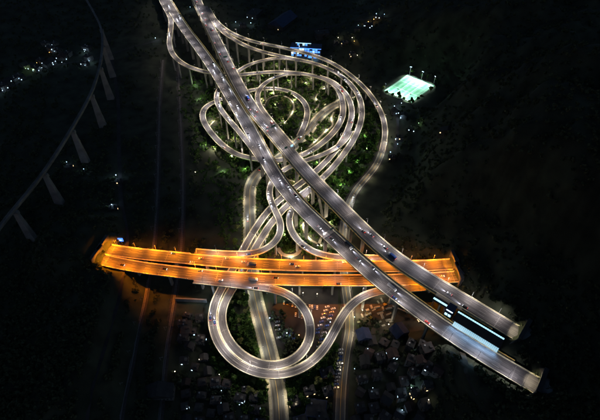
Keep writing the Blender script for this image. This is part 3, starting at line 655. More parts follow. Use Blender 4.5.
# blue-lit station behind the ramps
s0 = at(306, 55, 3); g = thing('blue_station', 'blue-lit two-storey station building behind the upper ramps', 'building', (s0.x, s0.y, 2.9), -.12)
MB().box(-27, 27, -6, 12, -3, 16).build('wall', 'wall_pale', g)
rf = MB().box(-28, 28, -7, 13, 16.003, 16.6).build('roof', 'roof_blue', g)
MB().box(-18, 8, 1, 10, 16.61, 22.).build('roof_pavilion', 'wall_pale', rf); MB().box(-19, 9, .2, 11, 22.005, 22.5).build('pavilion_roof', 'roof_dark', rf); MB().box(-19, 9, -.3, .19, 22.05, 22.9).build('light_strip', 'led_cyan', rf)
for f_ in range(4):
    for i in range(11): MB().box(-26 + i * 4.8, -22.2 + i * 4.8, -6.12, -6.003, .6 + f_ * 3.9, 3.6 + f_ * 3.9).build('window', ('led_blue', 'glass_dark', 'led_cyan', 'glass_dark', 'led_blue', 'led_white', 'led_blue', 'glass_dark', 'led_blue', 'led_blue', 'glass_dark')[(i * 3 + f_ * 5 + (i * f_) % 3) % 11], g)
for i in range(5): MB().box(-16 + i * 4.8, -12.5 + i * 4.8, .88, .997, 17.6, 21).build('window', ('led_blue', 'glass_dark', 'led_cyan')[i % 3], rf)
MB().box(-28, 28, -7.2, -7.003, 15.8, 16.8).build('fascia_light', 'led_blue', g)
cn = MB().box(6, 26, -20, -9, 5.2, 6.).build('canopy', 'led_blue', g)
for x in (8, 24):
    for y in (-18.5, -10.5): MB().tube((x, y, -3), (x, y, 5.2), .3).build('column', 'steel', cn)
d = bpy.data.lights.new('forecourt_light', 'AREA'); d.energy = 1500; d.size = 14; d.color = (.4, .65, 1); li = link(bpy.data.objects.new('forecourt_light', d), g); li.location = (16, -14.5, 5.1)
# halls beyond
house(283, 24, 34, 60, 8, -.5, 'roof_blue', 'large dark hall with a blue roof near the top', None, .02, 'wall_grey', True, 'building', 'industrial_hall')
house(255, 16, 24, 30, 9, -.4, 'roof_dark', 'dark low building right of the carriageways near the top', None, .02, 'wall_grey', False, 'building', 'low_building', 'window_cold')
house(322, 36, 26, 18, 8, .2, 'roof_dark', 'dark block behind the blue-lit station roof', None, .05, 'wall_grey', False, 'building', 'low_building')
house(243, 27, 14, 12, 6, .2, 'roof_grey', 'small grey building with white lamps right of the carriageways', None, .1, 'wall_pale', False, 'building', 'low_building', 'window_cold')
SCL = sorted(((236, 24.5, 'cold', 2500), (251, 25.5, 'cold', 2500), (190.5, 9.5, 'cold', 1800), (156, 40.5, 'cold', 2000), (283.5, 29, 'cold', 900), (290, 20, 'cold', 900), (338, 40.5, 'warm', 1200), (352, 40.5, 'warm', 1000), (354, 44, 'orange', 900), (357, 58, 'warm', 500), (368, 24.5, 'orange', 3800), (365, 26.5, 'orange', 2200), (373.5, 22, 'orange', 1600), (376, 16.5, 'cold', 1500), (358, 28, 'cold', 1000), (384, 17, 'cold', 500), (359, 2, 'cold', 700), (394, 109, 'cold', 2600), (401, 106, 'cold', 1500), (400, 121, 'cold', 2600), (418, 126, 'green', 1400), (395, 142, 'cold', 1800), (390, 155, 'cold', 1800), (397, 147, 'cold', 900)))
for zone, wh in (((0, 62), 'beyond the upper ramps'), ((62, 400), 'below the sports field')):
    for i, (px, py, k, pw) in enumerate([e for e in SCL if zone[0] <= e[1] < zone[1]]):
        yard_lamp(px, py, k, pw * .6, '%s %s lamp from the left on the dark ground %s' % (nth(i + 1), {'cold': 'bluish white', 'orange': 'orange', 'warm': 'warm white', 'green': 'greenish'}[k], wh), 5., .45)
for i, (px, py, w, d) in enumerate(sorted(((368, 27, 16, 12), (358, 31, 12, 10), (378, 19, 16, 10), (345, 44, 12, 9), (352, 56, 10, 9), (336, 44, 10, 9), (395, 113, 11, 8), (403, 118, 10, 8), (399, 140, 10, 8), (391, 160, 9, 8), (412, 130, 11, 9), (446, 135, 18, 9)), key=lambda e: (e[1] > 62, e[0]))):
    house(px, py, w, d, random.choice((3.5, 6, 6)), random.uniform(-.6, .6), random.choice(('roof_dark', 'roof_grey', 'roof_red')), ('dark hamlet house %s from the left beyond the upper ramps' if py < 62 else 'small dark house %s below the sports field') % nth(i + 1 if py < 62 else i - 5), 'hamlet houses right of the interchange', .15, litm=random.choice(('window_cold', 'window_warm')), gable=random.random() < .4)
# village along the lane, upper left
vl = ((3, 92), (7, 88), (13, 82), (19, 81), (24, 70), (31, 71), (35, 73), (40, 65), (46, 69), (50, 66), (51, 54), (57, 55), (61, 62), (67, 58), (86, 52), (88, 63), (84, 68), (45, 48), (53, 47))
for i, (px, py) in enumerate(sorted(vl)):
    house(px + 1.5, py - 2.5, random.uniform(11, 17), random.uniform(9, 12), random.choice((3.6, 6.4, 6.4, 9.2)), random.uniform(-.7, -.1), random.choice(('roof_dark', 'roof_grey', 'roof_red')), '%s village house from the left along the upper left lane' % nth(i + 1), 'village houses in the upper left', .09, 'wall_pale', random.random() < .4, litm='window_cold')
for i, (px, py, k, pw) in enumerate(sorted(((4, 93.5, 'cold', 3000), (20, 81.5, 'cold', 2200), (27, 71, 'green', 2600), (34, 72.5, 'green', 2600), (38, 65.5, 'orange', 600), (43, 70.5, 'cold', 2600), (50.5, 55, 'orange', 600), (55.5, 54, 'cold', 800), (53, 47.5, 'cold', 900), (63, 65, 'cold', 3000), (85.5, 54, 'cold', 7500), (90, 63.5, 'cold', 7000), (86, 68, 'cold', 2500)))):
    yard_lamp(px, py, k, pw * .22, '%s village lamp from the left in the upper left, %s' % (nth(i + 1), {'cold': 'bluish white', 'orange': 'orange', 'green': 'greenish'}[k]), 5., .36)
for i, (px, py, k, pw, t_) in enumerate(((117, 178, 'cold', 1500, 'beside the lane in the dark left valley'), (113, 207.5, 'cold', 700, 'on the dark left slope near a hut'), (68, 165, 'cold', 400, 'under the railway viaduct'), (85, 172, 'cold', 300, 'left of the dark lane below the viaduct'), (196, 175, 'warm', 260, 'dim between the tracks and the street'), (191.5, 351, 'cold', 1400, 'among the huts at the lower left'), (211.5, 307, 'cold', 2200, 'against the left bottom loop'), (154, 395, 'cold', 900, 'at the lower left by the shed'), (176, 374, 'warm', 200, 'at the lower left yard'))):
    yard_lamp(px, py, k, pw, ('bluish' if k == 'cold' else 'warm') + ' lamp ' + t_, 5., .42)
# blue lit sign box at the left portal
p = at_ground(122, 242.5); p = at(122, 241, ZB); g = thing('sign_box', 'glowing blue sign board standing beside the left tunnel mouth', 'sign', at(122, 243, ZB - 3))
MB().box(-2.6, 2.6, -.3, .3, 3, 8).build('panel', 'sign_blue', g); MB().box(-.3, .3, -.3, .3, -22, 3).build('post', 'steel', g); MB().box(-1.7, 1.0, -.42, -.305, 4.6, 5.6).build('lit_patch', 'led_white', g)
for (px, py, w, d, t_) in ((114, 209, 10, 8, 'on the dark left slope'), (70, 168, 9, 8, 'under the railway viaduct'), (120, 182, 9, 7, 'beside the lane in the left valley')):
    house(px, py, w, d, 3.4, .2, 'roof_grey', 'lone small dark house ' + t_, None, .1)

# ------------------------------------------------------------------ tunnel management building between the carriageways
zz = ZA - 2
CANOPY = spot('canopy_light', (.32, .62, 1), 2600, 140, 1., .5)
P0, P1 = at(455.5, 315.5, zz + 5), at(502, 343.5, zz + 5); ax = (P1 - P0); Lb = ax.length; ax.normalize(); ang = math.atan2(ax.y, ax.x); mid = (P0 + P1) / 2
g = thing('control_building', 'long dark-roofed control building with glowing cyan strips between the expressway carriageways', 'building', (mid.x, mid.y, zz), ang)
MB().box(-Lb / 2, Lb / 2, -5.2, 5.2, -12, 4.6).build('wall', 'wall_grey', g)
rf = MB().box(-Lb / 2 - .4, Lb / 2 + .4, -5.6, 5.6, 4.603, 5.2).build('roof', 'roof_dark', g)
n_ = 22
for i in range(n_):
    a_ = -Lb / 2 + Lb * i / n_; MB().box(a_ + .15, a_ + Lb / n_ - .15, 4.1, 5.5, 5.21, 5.5).build('light_panel', 'led_cyan', rf)
n_ = 26
for i in range(n_):
    a_ = -Lb / 2 + 2 + (Lb - 2) * i / n_; b_ = a_ + (Lb - 2) / n_ - .2
    MB().add([(a_, -5.7, 4.4), (b_, -5.7, 4.4), (b_, -9.4, 2.6), (a_, -9.4, 2.6), (a_, -5.7, 4.6), (b_, -5.7, 4.6), (b_, -9.4, 2.8), (a_, -9.4, 2.8)], [(0, 1, 2, 3), (7, 6, 5, 4), (0, 4, 5, 1), (1, 5, 6, 2), (2, 6, 7, 3), (3, 7, 4, 0)]).build('canopy_panel', 'canopy_glow', g)
    if i % 3: continue
    MB().tube((a_, -9.3, -3), (a_, -9.3, 2.6), .12).build('canopy_post', 'steel', g)
    li = link(bpy.data.objects.new('canopy_light', CANOPY), g); li.location = (a_ + 1, -9.9, 5.4); li.rotation_euler = (-math.radians(60), 0, 0)
Q0, Q1 = at(434, 297.5, zz + 4), at(447, 306, zz + 4); m2 = (Q0 + Q1) / 2; Lq = (Q1 - Q0).length
g = thing('canopy', 'short flat canopy with a cyan light strip at the upper left of the control building', 'canopy', (m2.x, m2.y, zz - 1), ang)
MB().box(-Lq / 2, Lq / 2, -3, 3, 4.5, 5).build('roof', 'roof_grey', g); MB().box(-Lq / 2, Lq / 2, -1.2, .6, 5.005, 5.25).build('light_strip', 'led_cyan', g)
for x in (-.42, .42):
    for y in (-2.6, 2.6): MB().tube((x * Lq, y, -12), (x * Lq, y, 4.5), .2).build('column', 'steel', g)
Q = at(451, 309, zz + 6); g = thing('gatehouse', 'small blue-lit gatehouse block at the end of the control building', 'building', (Q.x, Q.y, zz), ang)
MB().box(-3.4, 3.4, -5, 6, -12, 5).build('wall', 'wall_pale', g); rf = MB().box(-3.7, 3.7, -5.4, 6.4, 5.003, 5.5).build('roof', 'roof_blue', g); MB().box(-3, 3, -3.2, -2.2, 5.51, 5.75).build('light_strip', 'led_white', rf)
for y in (-3.5, -.5, 2.5): MB().box(-3.52, -3.405, y, y + 2, 1, 3).build('window', 'led_blue', g)
for x in (-2.8, .3): MB().box(x, x + 2.4, -5.12, -5.003, 1, 4.2).build('window', 'led_cyan', g)
Q0, Q1 = at(436, 294, zz + 3), at(462, 308.5, zz + 3); m2 = (Q0 + Q1) / 2; Lq = (Q1 - Q0).length
g = thing('carport', 'pale narrow roof beside the right carriageway above the gatehouse', 'canopy', (m2.x, m2.y, zz - 1), ang)
MB().box(-Lq / 2, Lq / 2, -1.8, 1.8, 3.5, 3.9).build('roof', 'fence_pale', g)
for i in range(5): MB().tube((-Lq / 2 + 1 + i * (Lq - 2) / 4, 0, -12), (-Lq / 2 + 1 + i * (Lq - 2) / 4, 0, 3.5), .16).build('column', 'steel', g)

# ------------------------------------------------------------------ yard with parked cars, works site, lower settlement
def patch(name, pts, m, dz):
    V = [at_ground(x, y) for x, y in pts]
    for q in V: q.z += dz
    c = sum(V, Vector()) / len(V); V.append(c); n = len(V) - 1
    return tag(mesh_obj(name, V, [(i, (i + 1) % n, n) if False else ((i + 1) % n, i, n) for i in range(n)], m), kind='structure')
patch('car_park', [(266, 290), (300, 287), (338, 290), (338, 312), (328, 335), (316, 352), (296, 358), (276, 345), (270, 318)], 'yard', .05)
patch('works_yard', [(356, 300), (376, 292), (398, 298), (424, 318), (424, 330), (396, 334), (366, 334), (356, 320)], 'earth', .06)

def car_meshes(paint, kind='car'):
    mb = MB()
    if kind == 'car':
        L, W = 4.6, 1.85
        mb.prism([(-2.3, .35), (2.3, .35), (2.32, .7), (2.15, .88), (1.1, 1.0), (-1.75, 1.02), (-2.3, .92)], -W / 2, W / 2, 0)
        k = len(mb.v); y0, y1 = W / 2 - .1, W / 2 - .28
        mb.add([(-1.9, -y0, 1.0), (1.05, -y0, 1.0), (1.05, y0, 1.0), (-1.9, y0, 1.0), (-1.35, -y1, 1.47), (.25, -y1, 1.47), (.25, y1, 1.47), (-1.35, y1, 1.47)], [(0, 1, 5, 4), (1, 2, 6, 5), (2, 3, 7, 6), (3, 0, 4, 7)], 1)
        mb.add([(-1.35, -y1, 1.472), (.25, -y1, 1.472), (.25, y1, 1.472), (-1.35, y1, 1.472)], [(0, 1, 2, 3)], 0)
        wh = ((-1.4, .32), (1.4, .32)); hx, tx, hz, hy = 2.3, -2.32, .62, .65
    else:
        L, W = 9.5, 2.4
        mb.box(-4.7, 2.6, -W / 2, W / 2, .9, 3.3, 0); mb.box(2.75, 4.7, -W / 2 + .05, W / 2 - .05, .6, 2.7, 2); mb.box(4.705, 4.72, -1, 1, 1.6, 2.5, 1); mb.box(-4.5, 4.4, -.5, .5, .5, .9, 3)
        wh = ((-3.6, .5), (-2.4, .5), (3.5, .5)); hx, tx, hz, hy = 4.72, -4.72, .85, .85
    for x, r in wh:
        for y in (-W / 2 + .02, W / 2 - .24): mb.tube((x, y, r), (x, y + .22, r), r, n=10, mi=3)
    body = mb.mesh('body', [paint, 'car_glass', 'car_white', 'tyre'])
    return body, hx, tx, hz, hy
CARM = {}
HL = MB().box(-.04, .06, -.22, .22, -.1, .1).mesh('headlight', 'headlight'); TL = MB().box(-.06, .04, -.22, .22, -.09, .09).mesh('taillight', 'taillight')
HOFF = MB().box(-.04, .06, -.2, .2, -.09, .09).mesh('headlight', 'car_silver')
BEAM = spot('headlight_beam', (.84, .86, 1), 22000, 34, 1., .15)
PAINTS = ['car_white', 'car_white', 'car_silver', 'car_black', 'car_silver', 'car_blue', 'car_white', 'car_black', 'car_red']
def car(q, yaw, pitch, label, group, on=True, kind='car', paint=None, beam=True):
    paint = paint or random.choice(PAINTS if on else PAINTS[:8]); k = (paint, kind)
    if k not in CARM: CARM[k] = car_meshes(paint, kind)
    body, hx, tx, hz, hy = CARM[k]; word = paint[4:]
    g = thing('truck' if kind == 'truck' else 'car', label % (word + (' truck' if kind == 'truck' else ' car')), 'truck' if kind == 'truck' else 'car', q, 0, group); g.rotation_euler = (0, pitch, yaw)
    from_mesh('body', body, g)
    for y in (-hy, hy):
        o = from_mesh('headlight', HL if on else HOFF, g); o.location = (hx, y, hz)
        if on: o = from_mesh('taillight', TL, g); o.location = (tx, y, hz + .15)
    if on and beam:
        b = link(bpy.data.objects.new('headlight_beam', BEAM), g); b.location = (hx + .25, 0, hz + .1); b.rotation_euler = (0, -math.radians(82), 0)
    return g
def traffic(key, direction, lanes, count, s0=15, s1=None, trucks=.07, beam=True):
    r = ROADS[key]; s1 = r.L - 25 if s1 is None else s1; d, frm = DESC[key]; hw = r.hw; spots_ = []
    for _ in range(count * 30):
        if len(spots_) >= count: break
        s = random.uniform(s0, s1); l = random.choice(lanes)
        if any(abs(s - a) < (15 if l == b else 6) for a, b in spots_): continue
        spots_.append((s, l))
    for i, (s, l) in enumerate(sorted(spots_)):
        q, t, nn = pos(r, s, l, .02); t = t * direction; kind = 'truck' if random.random() < trucks else 'car'
        car(q, math.atan2(t.y, t.x), -math.asin(max(-1, min(1, t.z))), '%s, ' + '%s vehicle from the %s end of the %s' % (nth(i + 1), frm, d), 'traffic on the ' + d, True, kind, None, beam)
traffic('A', 1, (-5.2, -1.7, 1.7, 5.2), 26); traffic('B', -1, (-5.2, -1.7, 1.7, 5.2), 22)
traffic('S1', -1, (-4.5, -1.5, 1.5, 4.5), 9, 24, None, .1, False); traffic('S2', 1, (-4.5, -1.5, 1.5, 4.5), 8, 24, None, .1, False)
traffic('C', 1, (-1.8, 1.8), 6, 30); traffic('I2', 1, (-1.9, 1.9), 7, 40); traffic('K', -1, (-1.9, 1.9), 6, 40); traffic('I1', -1, (-1.8, 1.8), 3, 40); traffic('EH', 1, (-1.5,), 3, 25); traffic('Q', 1, (1.5,), 2, 25); traffic('O', 1, (-1.5, 1.5), 6, 20); traffic('R', 1, (1.5,), 3, 25)
traffic('F', -1, (2.6,), 6, 60); traffic('F', 1, (-2.6,), 5, 50) if False else None; traffic('J', 1, (-1.8,), 4, 20, 260)
# parked cars in rows
n_ = 0
for (x0, y0, x1, y1, m_, tn, where) in ((305, 306, 317, 308, 6, 1.57, 'short row inside the small loop'), (284, 303, 296, 306, 5, 1.5, 'upper row left inside the small loop'), (277, 318, 279, 338, 6, .2, 'left column inside the small loop'), (288, 330, 298, 343, 4, .9, 'lower group inside the small loop'), (296, 315, 305, 318, 4, 1.5, 'middle row inside the small loop'), (333, 309, 318, 350, 13, .25, 'long slanted row right of the small loop'), (327, 307, 317, 333, 8, .25, 'second slanted row right of the small loop'), (341, 350, 336, 388, 12, .1, 'kerbside row on the right-hand street')):
    for i in range(m_):
        f = i / (m_ - 1); q = at_ground(x0 + (x1 - x0) * f + random.uniform(-.3, .3), y0 + (y1 - y0) * f, .1)
        car(q, tn + random.uniform(-.06, .06) + (math.pi if random.random() < .3 else 0), 0, 'parked %s, ' + '%s in the %s' % (nth(i + 1), where), 'parked cars by the bottom loops', False)
for i, (px, py, k, pw, t_) in enumerate(((299, 338, 'orange', 1000, 'warm orange lamp inside the small loop by the parked cars'), (287, 336, 'cold', 1800, 'bluish lamp beside the orange lamp inside the small loop'), (277, 296, 'green', 2600, 'greenish lamp under the bridge by the small loop'), (303, 296, 'warm', 1500, 'warm lamp under the bridge above the car park'), (317, 297, 'warm', 1200, 'warm lamp under the bridge right of the car park'), (330, 325, 'cold', 900, 'bluish lamp over the slanted row of parked cars'), (270, 321, 'cold', 1100, 'bluish lamp between the street and the small loop'), (354, 320, 'green', 2400, 'green lamp beside the right-hand street'), (342, 366, 'warm', 900, 'warm lamp by the kerbside parked cars'), (338, 390, 'orange', 1000, 'orange lamp at the lower end of the right-hand street'), (296, 407, 'warm', 700, 'small white lamp right of the middle street near the bottom'))):
    yard_lamp(px, py, k, pw, t_, 5.5, .4)
# works site
for i, (a, b, t_) in enumerate((((392, 308), (421, 320), 'lower'), ((397, 303), (419, 315), 'upper'))):
    p, q = at_ground(*a), at_ground(*b); dd = q - p; g = thing('works_girder', 'long pale steel girder on trestles, %s of the two in the works yard' % t_, 'girder', p, math.atan2(dd.y, dd.x), 'girders in the works yard'); L_ = Vector((dd.x, dd.y, 0)).length
    MB().box(0, L_, -.5, .5, 3.2, 4.2).build('beam', 'fence_pale', g)
    for f in (.08, .5, .92): MB().tube((L_ * f, -.9, -2), (L_ * f, -.1, 3.2), .15).tube((L_ * f, .9, -2), (L_ * f, .1, 3.2), .15).build('trestle', 'steel', g)
house(420, 320.5, 5, 4, 3, .4, 'fence_pale', 'small pale site hut where the two works girders meet', None, .3, 'wall_pale', cat='hut', name='site_hut')
slab = MB().box(-3.2, 3.2, -1.1, 1.1, 0, .7).box(-3., 3., -.9, .9, .7, 1.3).mesh('slab_stack', 'fence_pale')
for i in range(22):
    o = from_mesh('slab_stack', slab); o.location = at_ground(random.uniform(360, 392), random.uniform(298, 326)); o.rotation_euler = (0, 0, random.choice((.3, 1.8)) + random.uniform(-.2, .2)); o.scale = (random.uniform(.5, 1.1), random.uniform(.6, 1.1), random.uniform(.6, 1.6)); tag(o, None, 'slabs', 'slab stacks in the works yard')
sl = sorted([o for o in bpy.data.objects if o.name.startswith('slab_stack')], key=lambda o: to_px(o.location)[0])
for i, o in enumerate(sl): o['label'] = 'stack of pale slabs in the works yard, %s from the left' % nth(i + 1)
def excavator(px, py, rz, label):
    g = thing('excavator', label, 'excavator', at_ground(px, py, .1), rz, 'excavators in the works yard')
    for y in (-1.3, 1.3): MB().box(-2, 2, y - .35, y + .35, 0, .9).build('track', 'tyre', g)
    MB().box(-1.9, 1.4, -1.3, 1.3, 1., 2.2).build('body', 'excavator_yellow', g); MB().box(.3, 1.7, .1, 1.25, 2.2, 3.3).build('cab', 'car_glass', g)
    MB().tube((1.2, -.3, 1.8), (4.2, -.3, 4.4), .3, .25).build('boom', 'excavator_yellow', g); MB().tube((4.2, -.3, 4.4), (6.2, -.3, 1.6), .22, .15).build('stick', 'excavator_yellow', g)
    MB().prism([(5.8, .2), (6.9, .3), (6.6, 1.7), (5.9, 1.6)], -.8, .2).build('bucket', 'steel', g)
excavator(385, 305, .5, 'yellow excavator in the works yard with its boom to the right'); excavator(370, 318, 2.4, 'yellow excavator lower left in the works yard')
for (px, py, k, pw, t_) in ((378, 295, 'warm', 2600, 'white lamp at the top of the works yard'), (362, 313, 'warm', 1800, 'white lamp at the left edge of the works yard'), (388, 327, 'warm', 1200, 'warm lamp at the bottom of the works yard'), (398, 304, 'cold', 900, 'bluish lamp at the end of the works girder'), (421, 322, 'warm', 900, 'warm lamp by the site hut')): yard_lamp(px, py, k, pw, t_, 5., .35)
# retaining wall under the left of the bridge
p, q = at_ground(176, 301), at_ground(207, 302.5); g = thing('retaining_wall', 'dim concrete retaining wall below the left part of the amber bridge', 'wall', p, math.atan2(q.y - p.y, q.x - p.x)); L_ = (q - p).length
for i in range(10): MB().box(L_ * i / 10 + .05, L_ * (i + 1) / 10 - .05, -.5, .5 + .05 * (i % 2), -1, 5).build('wall_bay', 'concrete_old', g)
MB().box(-.2, L_ + .2, -.7, .8, 5.005, 5.4).build('coping', 'concrete_old', g)
# settlements at the bottom
def settle(poly, n, where, group, mind=14, bad=()):
    out = []; xs = [p[0] for p in poly]; ys = [p[1] for p in poly]
    def inside(x, y):
        c = False; j = len(poly) - 1
        for i in range(len(poly)):
            if (poly[i][1] > y) != (poly[j][1] > y) and x < (poly[j][0] - poly[i][0]) * (y - poly[i][1]) / (poly[j][1] - poly[i][1]) + poly[i][0]: c = not c
            j = i
        return c
    for _ in range(n * 60):
        if len(out) >= n: break
        x, y = random.uniform(min(xs), max(xs)), random.uniform(min(ys), max(ys))
        if not inside(x, y): continue
        p = at_ground(x, y)
        if any((p - q).length < mind for _, _, q in out): continue
        if any(d < allh[i] + (8 if allp[i][2] < 20 else 4) for co, i, d in near(p.x, p.y, 16)): continue
        out.append((x, y, p))
    return sorted(out, key=lambda e: e[0])
S1_ = settle([(352, 340), (425, 345), (440, 372), (428, 424), (350, 424)], 52, '', '', 10.5)
for i, (x, y, p) in enumerate(S1_):
    fl_ = random.choice((1, 2, 2, 3)); rm = random.choice(('roof_dark', 'roof_grey', 'roof_red', 'roof_dark'))
    house(x, y, random.uniform(6, 10), random.uniform(6, 9), 3.1 * fl_, random.choice((.15, .15, 1.0)) + random.uniform(-.1, .1), rm, '%s-storey dark house, %s from the left in the lower right settlement' % (('one', 'two', 'three')[fl_ - 1], nth(i + 1)), 'houses of the lower right settlement', .05, random.choice(('wall_grey', 'wall_pale')), random.random() < .35, litm=random.choice(('window_cold', 'window_warm')))
S2_ = settle([(182, 312), (206, 312), (222, 365), (262, 385), (264, 424), (186, 424)], 36, '', '', 10)
for i, (x, y, p) in enumerate(S2_):
    house(x, y, random.uniform(6, 10), random.uniform(5, 8), random.choice((3.1, 3.1, 6.2)), random.uniform(-.3, .3), random.choice(('roof_grey', 'roof_dark', 'roof_red')), 'small dark house, %s from the left in the lower left settlement' % nth(i + 1), 'houses of the lower left settlement', .06, random.choice(('wall_grey', 'wall_pale')), random.random() < .3, litm='window_cold')
S3_ = settle([(292, 392), (334, 362), (336, 424), (290, 424)], 6, '', '', 15)
for i, (x, y, p) in enumerate(S3_):
    house(x, y, random.uniform(8, 12), random.uniform(7, 9), 6.2, .3, 'roof_blue' if i % 3 == 1 else 'roof_dark', 'dark house, %s from the left between the two streets at the bottom' % nth(i + 1), 'houses between the streets at the bottom', .05)
house(363, 338, 13, 11, 7, .2, 'tarp', 'blue-roofed shed just right of the right-hand street', None, 0, 'wall_grey', True, 'shed', 'blue_shed'); house(398, 334, 15, 12, 7, .5, 'tarp', 'blue-roofed shed below the works yard', None, 0, 'wall_grey', True, 'shed', 'blue_shed')
house(316, 411, 17, 15, 6, -.15, 'roof_blue', 'blue flat-roofed hall at the bottom between the streets', None, 0, 'wall_grey', False, 'building', 'low_hall')
house(303, 247, 9, 8, 4, .1, 'tarp', 'blue-roofed kiosk under the left carriageway north of the bridge', None, 0, 'wall_grey', True, 'kiosk', 'kiosk')
house(160, 394, 24, 12, 5, .1, 'roof_grey', 'long grey shed at the lower left beside the tracks', None, .08, 'wall_pale', True, 'shed', 'long_shed', 'window_cold'); house(187, 330, 10, 14, 5, .1, 'roof_red', 'dark reddish hut left of the bottom loop', None, .1, 'wall_grey', False, 'hut', 'hut')
for i, (px, py, k, pw) in enumerate(sorted(((410, 391, 'cold', 5000), (401, 413, 'cold', 1500), (367, 352, 'cold', 350), (372, 391, 'cold', 450), (427, 403, 'warm', 500), (354, 372, 'cold', 200)))):
    yard_lamp(px, py, k, pw * .26, '%s %s lamp from the left in the lower right settlement' % (nth(i + 1), 'bluish' if k == 'cold' else 'warm'), 6.5, .3)
for i, (px, py, k, pw) in enumerate(sorted(((200, 362, 'warm', 300), (220, 377, 'warm', 420), (222, 393, 'cold', 500), (240, 407, 'cold', 420), (188, 411, 'cold', 200)))):
    yard_lamp(px, py, k, pw * .26, '%s %s lamp from the left in the lower left settlement' % (nth(i + 1), 'bluish' if k == 'cold' else 'warm'), 5., .28)
# hillside dirt track and cut, lower right
uv_strip('dirt_track', ground_line(((462, 352), (466, 362), (464, 372), (470, 382), (478, 395))), -2.2, 2.2, .12, 'earth', None, 'structure')
# ------------------------------------------------------------------ garden paths
for pts, w in ((((333, 86), (326, 88), (319, 92), (316, 99), (319, 105), (313, 112)), 1.3), (((334, 112), (331, 119), (333, 125), (326, 131), (318, 139), (309, 147)), 1.3), (((263, 108), (268, 99), (278, 95.5), (289, 98), (294, 106), (291, 115), (284, 124)), 1.2), (((278, 248), (281, 254), (289, 256.5), (298, 254), (301, 247), (297, 240)), 2.2), (((222, 96), (227, 104), (224, 113), (215, 120), (208, 128)), 1.1), (((300, 205), (306, 216), (303, 226), (308, 238), (322, 246)), 1.3), (((285, 178), (298, 183), (300, 177)), 1.3), (((306, 163), (309, 176), (318, 196), (322, 215), (323, 232), (318, 246)), 1.6), (((272, 222), (268, 234), (262, 246)), 1.4)):
    uv_strip('garden_path', ground_line(pts, 2.5, 5), -w, w, .12, 'paving', None, 'structure')

# ------------------------------------------------------------------ vegetation
def leaf_cloud(n, rx, ry, rz, zc, size, seed, lobes=7):
    r = np.random.default_rng(seed); cs = r.normal(size=(lobes, 3)); cs /= np.linalg.norm(cs, axis=1)[:, None]; cs *= r.uniform(.25, .62, (lobes, 1)); cs[:, 2] *= .8
    k = r.integers(0, lobes, n); d = r.normal(size=(n, 3)); d /= np.linalg.norm(d, axis=1)[:, None]; rad = r.uniform(.55, 1., (n, 1)) ** .6 * r.uniform(.32, .5, lobes)[k][:, None]
    c = (cs[k] + d * rad) * np.array([rx, ry, rz]) + np.array([0, 0, zc])
    nrm = d + r.normal(size=(n, 3)) * .5; nrm /= np.linalg.norm(nrm, axis=1)[:, None]; a = np.cross(nrm, r.normal(size=(n, 3))); a /= np.linalg.norm(a, axis=1)[:, None]; b = np.cross(nrm, a)
    s = size * r.uniform(.6, 1.3, (n, 1))
    V = np.stack([c - a * s - b * s * .6, c + a * s - b * s * .6, c + a * s * .8 + b * s * .7, c - a * s * .8 + b * s * .7], 1).reshape(-1, 3)
    return V, np.arange(4 * n).reshape(-1, 4)
def np_mesh(name, V, F, mats, midx=None):
    me = bpy.data.meshes.new(name); nv, nf = len(V), len(F)
    me.vertices.add(nv); me.vertices.foreach_set('co', np.asarray(V, dtype=np.float32).ravel()); me.loops.add(nf * 4); me.loops.foreach_set('vertex_index', np.asarray(F, dtype=np.int32).ravel())
    me.polygons.add(nf); me.polygons.foreach_set('loop_start', np.arange(nf, dtype=np.int32) * 4)
    for m in mats: me.materials.append(MATS[m])
    if midx is not None: me.polygons.foreach_set('material_index', np.asarray(midx, dtype=np.int32))
    me.update(calc_edges=True); me.validate(); return me
CROWN, TRUNK, SHRUB = [], [], []
for i in range(6):
    tall = (1, 1.15, .9, 1.3, .8, 1.05)[i]; V, F = leaf_cloud(420, 3.0, 2.8, 2.7 * tall, 5.2 * tall, .38, 100 + i, 9); CROWN.append(np_mesh('crown', V, F, [('leaf_green', 'leaf_dark', 'leaf_green', 'leaf_dark', 'leaf_lime', 'leaf_green')[i]]))
    mb = MB().tube((0, 0, -.4), (.1, 0, 3.2 * tall), .22, .14, 7)
    for a in range(4): t_ = a * 1.57 + i; mb.tube((.1, 0, 2.6 * tall + .2 * a), (1.5 * math.cos(t_), 1.5 * math.sin(t_), 5 * tall), .09, .03, 5)
    TRUNK.append(mb.mesh('trunk', 'bark'))
for i in range(4):
    V, F = leaf_cloud(130, 1.5, 1.4, 1.3, .9, .26, 200 + i, 5); SHRUB.append(np_mesh('shrub', V, F, [('leaf_lime', 'leaf_lime', 'leaf_green', 'leaf_lime')[i]]))
def clear(p, m, top):
    for co, i, d in near(p.x, p.y, 14):
        z = allp[i][2]
        if z < 2 and d < allh[i] + m: return False
        if z >= 2 and d < allh[i] + 2.2 and z - 2.2 < p.z + top: return False
    return True
def in_poly(poly, x, y):
    c = False; j = len(poly) - 1
    for i in range(len(poly)):
        if (poly[i][1] > y) != (poly[j][1] > y) and x < (poly[j][0] - poly[i][0]) * (y - poly[i][1]) / (poly[j][1] - poly[i][1]) + poly[i][0]: c = not c
        j = i
    return c
def scatter(poly, n, mind, m=3., top=8.):
    out = []; xs = [p[0] for p in poly]; ys = [p[1] for p in poly]; kd = {}
    for _ in range(n * 40):
        if len(out) >= n: break
        x, y = random.uniform(min(xs), max(xs)), random.uniform(min(ys), max(ys))
        if not in_poly(poly, x, y): continue
        p = at_ground(x, y)
        if not clear(p, m, top): continue
        if any((p - q).length < mind for q in out): continue
        out.append(p)
    return sorted(out, key=lambda q: to_px(q)[0])
